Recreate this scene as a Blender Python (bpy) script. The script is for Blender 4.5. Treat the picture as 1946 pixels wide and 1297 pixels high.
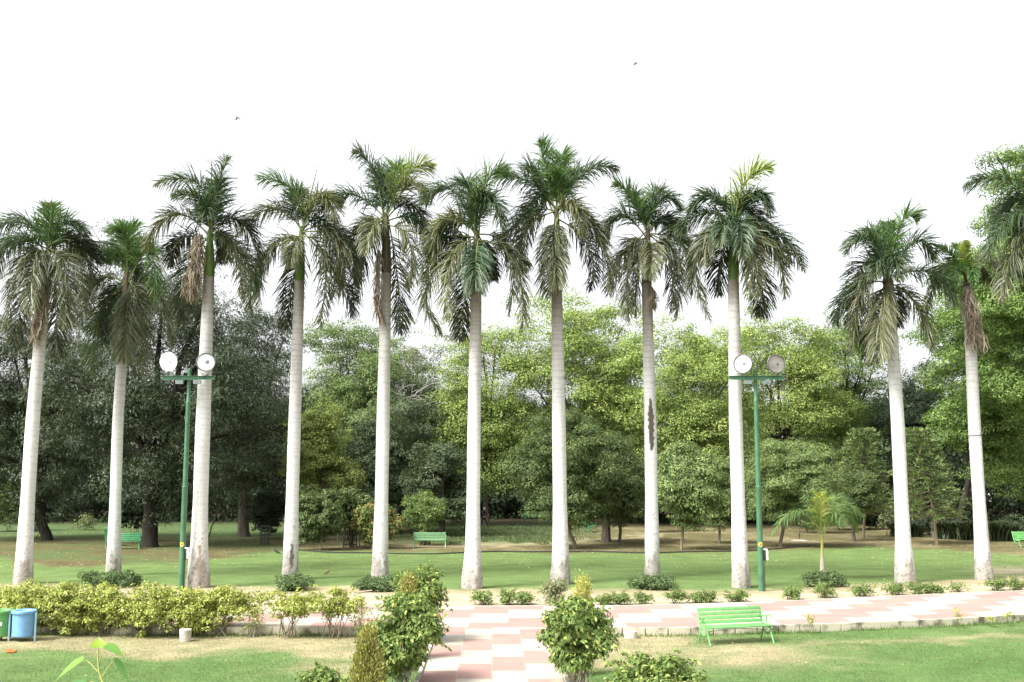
import bpy, math, random
import numpy as np
from mathutils import Vector, Matrix
R = math.radians
sc = bpy.context.scene
for o in list(bpy.data.objects): bpy.data.objects.remove(o)

# ------------------------------------------------------------------ camera
F = 2000.0; PITCH = R(7.255); CAMH = 4.0; CX, CY = 973.0, 648.5
cam = bpy.data.cameras.new('camera'); camo = bpy.data.objects.new('camera', cam)
sc.collection.objects.link(camo); sc.camera = camo
camo.location = (0, 0, CAMH); camo.rotation_euler = (R(90) + PITCH, 0, 0)
cam.sensor_width = 36; cam.lens = F / 1946 * 36; cam.clip_start = 0.1; cam.clip_end = 3000
sc.render.resolution_x = 1024; sc.render.resolution_y = 682

# ------------------------------------------------------------------ light: bright hazy overcast, soft sun from the left behind the camera
SUN_EL, SUN_AZ = R(50), R(236)          # azimuth clockwise from +Y
w = bpy.data.worlds.new('World'); sc.world = w; w.use_nodes = True
nt = w.node_tree; nt.nodes.clear()
sky = nt.nodes.new('ShaderNodeTexSky'); sky.sky_type = 'NISHITA'; sky.sun_disc = False
sky.sun_elevation = SUN_EL; sky.sun_rotation = SUN_AZ; sky.dust_density = 4; sky.air_density = 1.0
hs = nt.nodes.new('ShaderNodeHueSaturation'); hs.inputs['Saturation'].default_value = 0.12
bg = nt.nodes.new('ShaderNodeBackground'); bg.inputs['Strength'].default_value = 0.15
wo = nt.nodes.new('ShaderNodeOutputWorld')
nt.links.new(sky.outputs[0], hs.inputs['Color']); nt.links.new(hs.outputs[0], bg.inputs['Color'])
nt.links.new(bg.outputs[0], wo.inputs['Surface'])
sun = bpy.data.lights.new('sun', 'SUN'); suno = bpy.data.objects.new('sun', sun); sc.collection.objects.link(suno)
sun.energy = 2.4; sun.angle = R(18); sun.color = (1.0, 0.97, 0.92)
sdir = Vector((math.sin(SUN_AZ) * math.cos(SUN_EL), math.cos(SUN_AZ) * math.cos(SUN_EL), math.sin(SUN_EL)))
suno.rotation_euler = sdir.to_track_quat('Z', 'Y').to_euler(); suno.location = (-20, -20, 40)
vs = sc.view_settings; vs.view_transform = 'Standard'; vs.look = 'None'; vs.gamma = 1.0; vs.use_curve_mapping = False
vs.exposure = 1.38

# ------------------------------------------------------------------ helpers
cp, sp = math.cos(PITCH), math.sin(PITCH)
def ray(px, py):
    x = (px - CX) / F; y = (CY - py) / F
    return np.array([x, cp - y * sp, sp + y * cp])
def P(px, py, Y):                       # a point at depth Y
    d = ray(px, py); t = Y / d[1]
    return np.array([0, 0, CAMH]) + d * t
def G(px, py, z=0.0):                   # a point on the ground
    d = ray(px, py); t = (z - CAMH) / d[2]
    return np.array([0, 0, CAMH]) + d * t
def PIX(x, y, z):
    dz = z - CAMH
    dep = y * cp + dz * sp; up = -y * sp + dz * cp
    return CX + F * x / dep, CY - F * up / dep
def nrm(a):
    return a / np.maximum(np.linalg.norm(a, axis=-1, keepdims=True), 1e-9)

def link(o): sc.collection.objects.link(o); return o
def tag(o, label=None, cat=None, group=None, kind=None):
    if label: o['label'] = label
    if cat: o['category'] = cat
    if group: o['group'] = group
    if kind: o['kind'] = kind
    return o
def thing(name, loc, label, cat, group=None, rz=0):
    o = bpy.data.objects.new(name, None); link(o); o.location = tuple(float(v) for v in loc); o.rotation_euler = (0, 0, rz)
    o.empty_display_size = 0.3
    return tag(o, label, cat, group)
def put(name, me, mat, parent=None):
    o = bpy.data.objects.new(name, me); link(o)
    if mat: me.materials.append(mat)
    if parent: o.parent = parent
    return o
def quads(name, V, Fq, mat, parent=None, C=None, smooth=False, off=True):
    """numpy quad mesh; V in world space, moved to the parent's frame when off"""
    V = np.asarray(V, dtype=np.float32); Fq = np.asarray(Fq, dtype=np.int32)
    if parent is not None and off:
        V = V - np.array(parent.location, dtype=np.float32)
    me = bpy.data.meshes.new(name); k = Fq.shape[1]
    me.vertices.add(len(V)); me.vertices.foreach_set('co', V.ravel())
    me.loops.add(Fq.size); me.loops.foreach_set('vertex_index', Fq.ravel())
    me.polygons.add(len(Fq)); me.polygons.foreach_set('loop_start', np.arange(0, Fq.size, k, dtype=np.int32))
    me.polygons.foreach_set('loop_total', np.full(len(Fq), k, dtype=np.int32))
    if smooth: me.polygons.foreach_set('use_smooth', np.ones(len(Fq), dtype=bool))
    me.update(calc_edges=True)
    if C is not None:
        a = me.attributes.new('Col', 'FLOAT_COLOR', 'POINT')
        C = np.asarray(C, dtype=np.float32)
        if C.shape[1] == 3: C = np.concatenate([C, np.ones((len(C), 1), np.float32)], 1)
        a.data.foreach_set('color', C.ravel())
    return put(name, me, mat, parent)

class MB:                               # small hard-surface builder, local coordinates
    def __init__(s): s.v = []; s.f = []
    def add(s, V, Fs):
        n = len(s.v); s.v += [tuple(map(float, p)) for p in V]; s.f += [tuple(n + i for i in f) for f in Fs]; return s
    def box(s, c, d, rot=None, bev=0.0):
        hx, hy, hz = d[0] / 2, d[1] / 2, d[2] / 2
        b = min(bev, hx * .45, hy * .45, hz * .45)
        if b <= 0:
            V = [(x, y, z) for x in (-hx, hx) for y in (-hy, hy) for z in (-hz, hz)]
            Fs = [(0, 1, 3, 2), (4, 6, 7, 5), (0, 4, 5, 1), (2, 3, 7, 6), (0, 2, 6, 4), (1, 5, 7, 3)]
        else:
            import bmesh
            bm = bmesh.new(); bmesh.ops.create_cube(bm, size=1)
            for v in bm.verts: v.co = Vector((v.co.x * 2 * hx, v.co.y * 2 * hy, v.co.z * 2 * hz))
            bmesh.ops.bevel(bm, geom=list(bm.edges), offset=b, segments=2, profile=0.5, affect='EDGES')
            bm.verts.index_update()
            V = [tuple(v.co) for v in bm.verts]; Fs = [tuple(v.index for v in f.verts) for f in bm.faces]; bm.free()
        if rot is not None: V = [tuple(rot @ Vector(p)) for p in V]
        return s.add([(p[0] + c[0], p[1] + c[1], p[2] + c[2]) for p in V], Fs)
    def tube(s, pts, rad, seg=8, cap=True, closed=False):
        V, Fs = tube_vf(pts, rad, seg, closed)
        n = len(pts)
        Fs = [tuple(f) for f in Fs]
        if cap and not closed:
            Fs.append(tuple(range(seg))[::-1]); Fs.append(tuple((n - 1) * seg + i for i in range(seg)))
        return s.add(V, Fs)
    def lathe(s, prof, seg=24, c=(0, 0, 0), M=None):
        V = []
        for r, z in prof:
            for i in range(seg):
                a = 2 * math.pi * i / seg; p = Vector((r * math.cos(a), r * math.sin(a), z))
                if M is not None: p = M @ p
                V.append((p[0] + c[0], p[1] + c[1], p[2] + c[2]))
        Fs = []
        for j in range(len(prof) - 1):
            for i in range(seg):
                k = (i + 1) % seg
                Fs.append((j * seg + i, j * seg + k, (j + 1) * seg + k, (j + 1) * seg + i))
        Fs.append(tuple(range(seg))[::-1]); Fs.append(tuple((len(prof) - 1) * seg + i for i in range(seg)))
        return s.add(V, Fs)
    def build(s, name, mat, parent=None, smooth=True):
        me = bpy.data.meshes.new(name); me.from_pydata(s.v, [], s.f); me.update()
        if smooth:
            me.polygons.foreach_set('use_smooth', [True] * len(me.polygons))
            try: me.set_sharp_from_angle(angle=R(35))
            except Exception: pass
        return put(name, me, mat, parent)

def tube_vf(pts, rad, seg=8, closed=False):
    pts = np.asarray(pts, float); n = len(pts)
    rad = np.full(n, rad, float) if np.isscalar(rad) else np.asarray(rad, float)
    if closed: T = nrm(np.roll(pts, -1, 0) - np.roll(pts, 1, 0))
    else: T = nrm(np.gradient(pts, axis=0))
    ref = np.array([0.0, 1.0, 0.0]) if abs(T[0][1]) < 0.9 else np.array([1.0, 0, 0])
    V = []; u = nrm(np.cross(T[0], ref))
    for i in range(n):
        u = u - T[i] * np.dot(u, T[i]); u = nrm(u); v = np.cross(T[i], u)
        a = np.arange(seg) * 2 * np.pi / seg
        V.append(pts[i] + rad[i] * (np.cos(a)[:, None] * u + np.sin(a)[:, None] * v))
    V = np.concatenate(V); Fs = []
    m = n if closed else n - 1
    for j in range(m):
        for i in range(seg):
            k = (i + 1) % seg; j2 = (j + 1) % n
            Fs.append((j * seg + i, j * seg + k, j2 * seg + k, j2 * seg + i))
    return V, Fs

# ------------------------------------------------------------------ materials
def base_mat(name, rough=0.6, spec=0.3, metal=0.0):
    m = bpy.data.materials.new(name); m.use_nodes = True
    b = m.node_tree.nodes['Principled BSDF']
    b.inputs['Roughness'].default_value = rough; b.inputs['Metallic'].default_value = metal
    b.inputs['Specular IOR Level'].default_value = spec
    return m, m.node_tree, b
def N(t, ty, **k):
    n = t.nodes.new(ty)
    for a, v in k.items(): setattr(n, a, v)
    return n
def noise_mix(t, c1, c2, scale=8, detail=4, lo=0.35, hi=0.65, coord='Object', stretch=None):
    tc = N(t, 'ShaderNodeTexCoord'); no = N(t, 'ShaderNodeTexNoise'); no.inputs['Scale'].default_value = scale; no.inputs['Detail'].default_value = detail
    src = tc.outputs[coord]
    if stretch:
        mp = N(t, 'ShaderNodeMapping'); mp.inputs['Scale'].default_value = stretch; t.links.new(src, mp.inputs[0]); src = mp.outputs[0]
    t.links.new(src, no.inputs['Vector'])
    rp = N(t, 'ShaderNodeValToRGB'); t.links.new(no.outputs['Fac'], rp.inputs[0])
    rp.color_ramp.elements[0].position = lo; rp.color_ramp.elements[1].position = hi
    rp.color_ramp.elements[0].color = (*c1, 1); rp.color_ramp.elements[1].color = (*c2, 1)
    return rp.outputs[0], no.outputs['Fac'], src
def paint(name, c, rough=0.45, spec=0.4, var=0.82, scale=6, metal=0.0, bump=0.0):
    m, t, b = base_mat(name, rough, spec, metal)
    o, f, src = noise_mix(t, tuple(x * var for x in c), c, scale, 5, 0.3, 0.6)
    t.links.new(o, b.inputs['Base Color'])
    if bump:
        bp = N(t, 'ShaderNodeBump'); bp.inputs['Strength'].default_value = bump; bp.inputs['Distance'].default_value = 0.02
        t.links.new(f, bp.inputs['Height']); t.links.new(bp.outputs[0], b.inputs['Normal'])
    return m
def attr_mat(name, rough=0.55, spec=0.25, trans=0.0, nscale=0, namt=0.25, bump=0.0, stretch=None):
    m, t, b = base_mat(name, rough, spec)
    a = N(t, 'ShaderNodeAttribute', attribute_name='Col'); col = a.outputs['Color']
    if nscale:
        tc = N(t, 'ShaderNodeTexCoord'); no = N(t, 'ShaderNodeTexNoise'); no.inputs['Scale'].default_value = nscale; no.inputs['Detail'].default_value = 6
        src = tc.outputs['Object']
        if stretch:
            mp = N(t, 'ShaderNodeMapping'); mp.inputs['Scale'].default_value = stretch; t.links.new(src, mp.inputs[0]); src = mp.outputs[0]
        t.links.new(src, no.inputs['Vector'])
        mr = N(t, 'ShaderNodeMapRange'); t.links.new(no.outputs['Fac'], mr.inputs[0])
        mr.inputs[1].default_value = 0.3; mr.inputs[2].default_value = 0.7
        mr.inputs[3].default_value = 1 - namt; mr.inputs[4].default_value = 1 + namt
        vm = N(t, 'ShaderNodeVectorMath', operation='SCALE'); t.links.new(col, vm.inputs[0]); t.links.new(mr.outputs[0], vm.inputs['Scale'])
        col = vm.outputs[0]
        if bump:
            bp = N(t, 'ShaderNodeBump'); bp.inputs['Strength'].default_value = bump; bp.inputs['Distance'].default_value = 0.03
            t.links.new(no.outputs['Fac'], bp.inputs['Height']); t.links.new(bp.outputs[0], b.inputs['Normal'])
    t.links.new(col, b.inputs['Base Color'])
    if trans:
        tr = N(t, 'ShaderNodeBsdfTranslucent'); mx = N(t, 'ShaderNodeMixShader'); mx.inputs[0].default_value = trans
        vm2 = N(t, 'ShaderNodeVectorMath', operation='MULTIPLY'); vm2.inputs[1].default_value = (1.25, 1.35, 0.55)
        t.links.new(col, vm2.inputs[0]); t.links.new(vm2.outputs[0], tr.inputs['Color'])
        t.links.new(b.outputs[0], mx.inputs[1]); t.links.new(tr.outputs[0], mx.inputs[2])
        t.links.new(mx.outputs[0], t.nodes['Material Output'].inputs['Surface'])
    return m
M_LEAF = attr_mat('leaf', 0.6, 0.18, 0.24)
M_GLOSSLEAF = attr_mat('glossy_leaf', 0.42, 0.28, 0.2)
M_FROND = attr_mat('palm_leaflet', 0.42, 0.4, 0.2)
M_DEAD = attr_mat('dry_leaf', 0.8, 0.1, 0.15)
M_BARK = attr_mat('bark', 0.9, 0.1, 0, 6, 0.35, 0.8, (1, 1, 0.25))
M_PALMBARK = attr_mat('palm_trunk_skin', 0.8, 0.15, 0, 9, 0.10, 0.25, (1, 1, 2.5))
M_GREENPOLE = paint('green_enamel', (0.070, 0.175, 0.095), 0.4, 0.4, 0.75, 3)
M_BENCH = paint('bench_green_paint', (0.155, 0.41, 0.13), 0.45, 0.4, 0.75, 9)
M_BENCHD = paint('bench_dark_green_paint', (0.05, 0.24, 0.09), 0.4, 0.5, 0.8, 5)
M_BLACKIRON = paint('dark_iron', (0.03, 0.035, 0.03), 0.5, 0.4)
M_WHITEPLASTIC = paint('white_plastic', (0.8, 0.8, 0.8), 0.35, 0.5, 0.93)
M_GREYMETAL = paint('grey_metal', (0.28, 0.29, 0.30), 0.35, 0.5, 0.8, metal=0.6)
M_CONCRETE = paint('pale_concrete', (0.52, 0.49, 0.41), 0.85, 0.2, 0.6, 7, bump=0.3)
M_BLUE = paint('blue_plastic', (0.17, 0.36, 0.62), 0.4, 0.5, 0.85)
M_GREENBIN = paint('green_plastic', (0.11, 0.31, 0.09), 0.4, 0.5, 0.85)
M_STICKER = paint('yellow_sticker', (0.85, 0.62, 0.12), 0.4, 0.4, 0.95)
M_STICKERINK = paint('orange_ink', (0.75, 0.20, 0.02), 0.5, 0.3, 0.95)
M_INK = paint('faded_black_paint', (0.14, 0.13, 0.12), 0.7, 0.2, 0.7, 40)
M_CABLE = paint('black_cable', (0.03, 0.03, 0.03), 0.6)
rng = np.random.default_rng(7); random.seed(7)

# ------------------------------------------------------------------ ground sheet
SUNK = -0.17
KX = [-400, -60, 600, 1170, 1330, 1500, 1700, 1946, 2100, 2500]
NEARY = [1190, 1190, 1192, 1193, 1192, 1187, 1181, 1168, 1158, 1130]
FARY = [1153, 1153, 1153, 1152, 1149, 1142.5, 1133, 1123, 1116, 1095]
PT = 0.03
nearpts = np.array([G(x, y, PT) for x, y in zip(np.linspace(-400, 2500, 120), np.interp(np.linspace(-400, 2500, 120), KX, NEARY))])
farpts = np.array([G(x, y, PT) for x, y in zip(np.linspace(-400, 2500, 120), np.interp(np.linspace(-400, 2500, 120), KX, FARY))])
def smooth1(a, k=9):
    ker = np.ones(k) / k; b = np.pad(a, (k // 2, k // 2), mode='edge')
    s = np.convolve(b, ker, 'valid'); s[:2] = a[:2]; s[-2:] = a[-2:]; return s
for a in (nearpts, farpts):
    a[:, 1] = smooth1(a[:, 1], 13)
def near_edge(x): return np.interp(x, nearpts[:, 0], nearpts[:, 1])
def far_edge(x): return np.interp(x, farpts[:, 0], farpts[:, 1])
def ss(a, b, x):
    t = np.clip((x - a) / (b - a), 0, 1); return t * t * (3 - 2 * t)
def hnoise(x, y, s, seed=0):             # cheap smooth noise, sum of sines
    r = np.random.default_rng(seed); o = np.zeros_like(x, dtype=float)
    for k in range(9):
        a = r.uniform(0, 6.28); f = s * r.uniform(0.5, 1.9); ph = r.uniform(0, 6.28)
        o += np.sin((x * math.cos(a) + y * math.sin(a)) * f + ph + 1.3 * np.sin((x * math.sin(a) - y * math.cos(a)) * f * 0.7 + ph * 2))
    return o / 9 * 1.6
xs = np.concatenate([-np.geomspace(320, 26, 26), np.arange(-25, 25.01, 0.2), np.geomspace(26, 320, 26)])
ys = np.concatenate([np.linspace(-20, 16, 13), np.arange(16.2, 48, 0.14), np.arange(48.2, 95, 0.6), np.geomspace(96, 1500, 30)])
X, Y = np.meshgrid(xs, ys); x = X.ravel(); y = Y.ravel()
mid = (near_edge(x) + far_edge(x)) / 2
Z = np.where(y < mid, SUNK, 0.0) - np.where((y > near_edge(x) - 0.02) & (y < far_edge(x) + 0.02) & (y >= mid), 0.05, 0)
Z = Z + 0.012 * hnoise(x, y, 1.3, 3)
px, py = PIX(x, y, np.zeros_like(x))
nz = hnoise(x, y, 2.2, 1); nz2 = hnoise(x, y, 0.6, 2); nz3 = hnoise(x, y, 5.5, 5)
GR = np.array([0.090, 0.155, 0.050]); GR2 = np.array([0.130, 0.190, 0.068]); STRAW = np.array([0.32, 0.275, 0.165]); SAND = np.array([0.44, 0.37, 0.26])
SOIL = np.array([0.105, 0.078, 0.045]); LUSH = np.array([0.078, 0.118, 0.045]); DRY_SHADED = np.array([0.122, 0.110, 0.052]); SOIL_SHADED = np.array([0.04, 0.03, 0.02])  # last two: dry ground and soil, tree shade put into the colour
def mixc(c, d, wgt): return c * (1 - wgt[:, None]) + d * wgt[:, None]
C = np.tile(GR, (len(x), 1)); C = mixc(C, GR2, np.clip(0.5 + 0.5 * nz2, 0, 1) * 0.7)
near = (y < mid)
# near lawn
j = py + 7 * nz + 3 * nz3
wl = (1 - ss(1221, 1240, j + 10 * np.sin(px / 60))) * (px < 760)
wl = np.maximum(wl, 0.85 * np.exp(-(((px - 640) / 75) ** 2 + ((py - 1255) / 16) ** 2) + 0.4 * nz) * (px < 760))
wr = np.exp(-(((px - 1405) / 125) ** 2 + ((j - 1232) / 19) ** 2)) * 1.5
wr = np.maximum(wr, (1 - ss(1248, 1262, j)) * (px > 1080) * (1 - ss(1290, 1345, px + 20 * nz)))
wr = np.maximum(wr, 0.65 * np.exp(-((j - (1212 - (px - 1500) * 0.032)) / 5) ** 2) * (px > 1440))
wr = np.maximum(wr, 0.45 * np.clip(nz * 1.2 - 0.5, 0, 1) * (px > 1150))
wr = np.maximum(wr, 0.9 * (px > 1020) * (px < 1110))
mot = hnoise(x, y, 9.0, 21) + hnoise(x, y, 3.1, 22); wn = np.clip(np.where(px < 900, wl, wr), 0, 1); wn = np.clip(wn * (0.86 + 0.22 * mot) + 0.16 * np.clip(mot - 0.5, 0, 1), 0, 1)
C = np.where(near[:, None], mixc(C, STRAW, wn), C)
# beyond the path
fe = np.interp(px, KX, FARY); j = py + 2.5 * nz + 1.5 * nz3 + 2 * nz2
edge = np.interp(px, [0, 560, 900, 1400, 1500, 1700, 1946], [1112, 1117, 1123, 1124, 1120, 1110, 1097])
ws = ss(-6, 5, j - edge)
C = mixc(C, np.array([0.150, 0.205, 0.070]), 0.45 * (~near)); Cf = np.where((ws > 0)[:, None], mixc(C, STRAW, np.clip(ws * 1.6, 0, 1)), C)
Cf = mixc(Cf, SAND, np.clip((ss(4, 16, j - edge)) * (0.8 + 0.3 * nz), 0, 1))
back = np.interp(px, [0, 100, 300, 560, 900, 1100, 1400, 1650, 1800, 1946], [1060, 1078, 1072, 1048, 1049, 1051, 1050, 1040, 1046, 1058])
wb = 1 - ss(-4, 3, j - back)
leftm = 1 - ss(520, 580, px + 12 * nz)
Cb = mixc(np.tile(DRY_SHADED, (len(x), 1)), SOIL, np.clip(0.5 + 0.8 * nz, 0, 1) * (0.25 + 0.3 * leftm)); Cb = mixc(Cb, GR, 0.5 * leftm * np.clip(0.5 + nz2 + 0.4 * nz3, 0, 1))  # dry ground behind the lawn, toned down to carry the trees' shade
Cb = mixc(Cb, STRAW, 0.5 * np.clip(nz2 + 0.2 + 0.5 * nz3, 0, 1) * (1 - leftm))
lush = np.maximum(leftm * (1 - ss(1018, 1026, j)), np.exp(-((px - 930) / 180.0) ** 4) * (1 - ss(1030, 1037, j)))
lush = np.maximum(lush, leftm * 0.5 * ss(0.0, 0.8, nz2))
Cb = mixc(Cb, LUSH, np.clip(lush, 0, 1))
Cb = mixc(Cb, STRAW, np.clip(0.7 * np.exp(-((j - (1037 - np.clip(px - 950, 0, 400) * 0.06)) / 3.2) ** 2) * (px > 880) * (px < 1260), 0, 1))
Cb = mixc(Cb, SOIL_SHADED, 1 - ss(988, 1003, j))  # far soil darkened: shade beneath the trees put into its colour
Cf = mixc(Cf, Cb, np.clip(wb, 0, 1))
Cf = mixc(Cf, SAND, np.clip(np.exp(-(((px - 1920) / 60) ** 2 + ((py - 1085) / 7) ** 2)), 0, 1) * 0.8)
# bare soil round the palm feet
C = np.where(near[:, None], C, Cf)
nx, ny = len(xs), len(ys); ii = np.arange(nx * ny).reshape(ny, nx)
FQ = np.stack([ii[:-1, :-1], ii[:-1, 1:], ii[1:, 1:], ii[1:, :-1]], -1).reshape(-1, 4)
def ground_mat():
    m, t, b = base_mat('turf_and_soil', 0.95, 0.05)
    a = N(t, 'ShaderNodeAttribute', attribute_name='Col'); tc = N(t, 'ShaderNodeTexCoord')
    n1 = N(t, 'ShaderNodeTexNoise'); n1.inputs['Scale'].default_value = 14; n1.inputs['Detail'].default_value = 8; n1.inputs['Roughness'].default_value = 0.75
    n2 = N(t, 'ShaderNodeTexNoise'); n2.inputs['Scale'].default_value = 0.9; n2.inputs['Detail'].default_value = 5
    for n in (n1, n2): t.links.new(tc.outputs['Object'], n.inputs['Vector'])
    m1 = N(t, 'ShaderNodeMapRange'); m1.inputs[1].default_value = 0.3; m1.inputs[2].default_value = 0.7; m1.inputs[3].default_value = 0.55; m1.inputs[4].default_value = 1.42
    m2 = N(t, 'ShaderNodeMapRange'); m2.inputs[1].default_value = 0.3; m2.inputs[2].default_value = 0.7; m2.inputs[3].default_value = 0.80; m2.inputs[4].default_value = 1.16
    t.links.new(n1.outputs['Fac'], m1.inputs[0]); t.links.new(n2.outputs['Fac'], m2.inputs[0])
    mu = N(t, 'ShaderNodeMath', operation='MULTIPLY'); t.links.new(m1.outputs[0], mu.inputs[0]); t.links.new(m2.outputs[0], mu.inputs[1])
    vm = N(t, 'ShaderNodeVectorMath', operation='SCALE'); t.links.new(a.outputs['Color'], vm.inputs[0]); t.links.new(mu.outputs[0], vm.inputs['Scale'])
    t.links.new(vm.outputs[0], b.inputs['Base Color'])
    bp = N(t, 'ShaderNodeBump'); bp.inputs['Strength'].default_value = 0.7; bp.inputs['Distance'].default_value = 0.04
    t.links.new(n1.outputs['Fac'], bp.inputs['Height']); t.links.new(bp.outputs[0], b.inputs['Normal'])
    return m
ground = quads('ground', np.stack([x, y, Z], 1), FQ, ground_mat(), None, C, smooth=False)
tag(ground, 'park lawn with green turf, straw patches and bare pale sand beside the paving', 'ground', kind='structure')

# ------------------------------------------------------------------ paved paths
def tile_mat(name, sandx=None):
    m, t, b = base_mat(name, 0.75, 0.25)
    uv = N(t, 'ShaderNodeUVMap'); uv.uv_map = 'UVMap'
    sx = N(t, 'ShaderNodeSeparateXYZ'); t.links.new(uv.outputs[0], sx.inputs[0])
    def mth(op, a, bb=None):
        n = N(t, 'ShaderNodeMath', operation=op)
        for i, v in enumerate((a, bb)):
            if v is None: continue
            if isinstance(v, (int, float)): n.inputs[i].default_value = v
            else: t.links.new(v, n.inputs[i])
        return n.outputs[0]
    col = mth('FLOOR', sx.outputs[0]); v = mth('SUBTRACT', sx.outputs[1], mth('MULTIPLY', col, 0.5))
    row = mth('FLOOR', v); par = mth('MODULO', mth('ADD', row, 200), 2)
    fu = mth('FRACT', sx.outputs[0]); fv = mth('FRACT', mth('MULTIPLY', v, 1.0))
    ju = mth('LESS_THAN', mth('MINIMUM', fu, mth('SUBTRACT', 1, fu)), 0.015)
    jv = mth('LESS_THAN', mth('MINIMUM', fv, mth('SUBTRACT', 1, fv)), 0.004)
    jt = mth('MAXIMUM', ju, mth('MULTIPLY', jv, 0.6))
    tc = N(t, 'ShaderNodeTexCoord'); no = N(t, 'ShaderNodeTexNoise'); no.inputs['Scale'].default_value = 1.6; no.inputs['Detail'].default_value = 9; no.inputs['Roughness'].default_value = 0.7
    t.links.new(tc.outputs['Object'], no.inputs['Vector'])
    cr = N(t, 'ShaderNodeMix', data_type='RGBA'); cr.inputs[6].default_value = (0.41, 0.37, 0.305, 1); cr.inputs[7].default_value = (0.335, 0.21, 0.18, 1)
    t.links.new(par, cr.inputs[0])
    wn = N(t, 'ShaderNodeTexWhiteNoise', noise_dimensions='2D'); cb = N(t, 'ShaderNodeCombineXYZ'); t.links.new(col, cb.inputs[0]); t.links.new(row, cb.inputs[1]); t.links.new(cb.outputs[0], wn.inputs['Vector'])
    k = mth('ADD', 0.80, mth('ADD', mth('MULTIPLY', no.outputs['Fac'], 0.28), mth('MULTIPLY', wn.outputs['Value'], 0.10)))
    vm = N(t, 'ShaderNodeVectorMath', operation='SCALE'); t.links.new(cr.outputs[2], vm.inputs[0]); t.links.new(k, vm.inputs['Scale'])
    # wind-blown sand
    n2 = N(t, 'ShaderNodeTexNoise'); n2.inputs['Scale'].default_value = 0.8; n2.inputs['Detail'].default_value = 7; t.links.new(tc.outputs['Object'], n2.inputs['Vector'])
    mr = N(t, 'ShaderNodeMapRange'); mr.inputs[1].default_value = 0.5; mr.inputs[2].default_value = 0.75; mr.inputs[4].default_value = 0.22; t.links.new(n2.outputs['Fac'], mr.inputs[0])
    fac = mr.outputs[0]
    if sandx is not None:
        s2 = N(t, 'ShaderNodeSeparateXYZ'); t.links.new(tc.outputs['Object'], s2.inputs[0])
        m3 = N(t, 'ShaderNodeMapRange'); m3.inputs[1].default_value = sandx - 0.12; m3.inputs[2].default_value = sandx + 0.12
        t.links.new(mth('ADD', s2.outputs[0], mth('MULTIPLY', mth('SUBTRACT', n2.outputs['Fac'], 0.5), 1.0)), m3.inputs[0])
        fac = mth('MAXIMUM', fac, m3.outputs[0])
    sm = N(t, 'ShaderNodeMix', data_type='RGBA'); sm.inputs[7].default_value = (0.42, 0.36, 0.26, 1); t.links.new(vm.outputs[0], sm.inputs[6]); t.links.new(fac, sm.inputs[0])
    jm = N(t, 'ShaderNodeMix', data_type='RGBA'); jm.inputs[7].default_value = (0.34, 0.27, 0.22, 1); t.links.new(sm.outputs[2], jm.inputs[6])
    t.links.new(mth('MULTIPLY', jt, 0.95), jm.inputs[0]); t.links.new(jm.outputs[2], b.inputs['Base Color'])
    bp = N(t, 'ShaderNodeBump'); bp.inputs['Strength'].default_value = 0.15; bp.inputs['Distance'].default_value = 0.02; t.links.new(no.outputs['Fac'], bp.inputs['Height']); t.links.new(bp.outputs[0], b.inputs['Normal'])
    return m
def strip(name, A, B, ua, z, mat, na=8, cw=0.70, rl=1.68):
    n = len(A); V = []; UV = []
    for i in range(n):
        for k in range(na + 1):
            s = k / na; p = A[i] * (1 - s) + B[i] * s
            V.append((p[0], p[1], z)); UV.append((np.linalg.norm(B[i] - A[i]) * s / cw, ua[i] / rl))
    Fs = [(i * (na + 1) + k, (i + 1) * (na + 1) + k, (i + 1) * (na + 1) + k + 1, i * (na + 1) + k + 1) for i in range(n - 1) for k in range(na)]
    o = quads(name, V, Fs, mat)
    uvl = o.data.uv_layers.new(name='UVMap'); vi = np.zeros(len(o.data.loops), np.int32); o.data.loops.foreach_get('vertex_index', vi)
    uvl.data.foreach_set('uv', np.array(UV, np.float32)[vi].ravel()); return o
xc = np.linspace(nearpts[0][0], nearpts[-1][0], 160)
A = np.array([[v, near_edge(v), 0] for v in xc]); Bf = np.array([[v, far_edge(v), 0] for v in xc])
ua = np.concatenate([[0], np.cumsum(np.linalg.norm(np.diff(A, axis=0), axis=1))]) + 0.9
T_SIDE = tile_mat('paving_tiles')
cross = strip('footpath', A, Bf, ua, PT, T_SIDE, cw=0.92, rl=2.1)
tag(cross, 'curving footpath of pink and cream tiles running across in front of the palms', 'path', kind='structure')
LX0, LX1 = -1.80, 1.02                   # entry path edges at Y=21.5, leaning slightly left with depth
yend = float(near_edge(0.0)) - 0.0
ya = np.linspace(8, yend, 40)
A2 = np.array([[LX0 - (v - 21.5) * 0.016, v, 0] for v in ya]); B2 = np.array([[LX1 - (v - 21.5) * 0.016, v, 0] for v in ya])
ent = strip('entry_path', A2, B2, ya - 25.55 + 1.68 * 20 , PT, tile_mat('entry_paving_tiles', 0.85), 6)
tag(ent, 'straight tiled entry path of cream and pink slabs coming towards the viewer', 'path', kind='structure')
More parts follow.
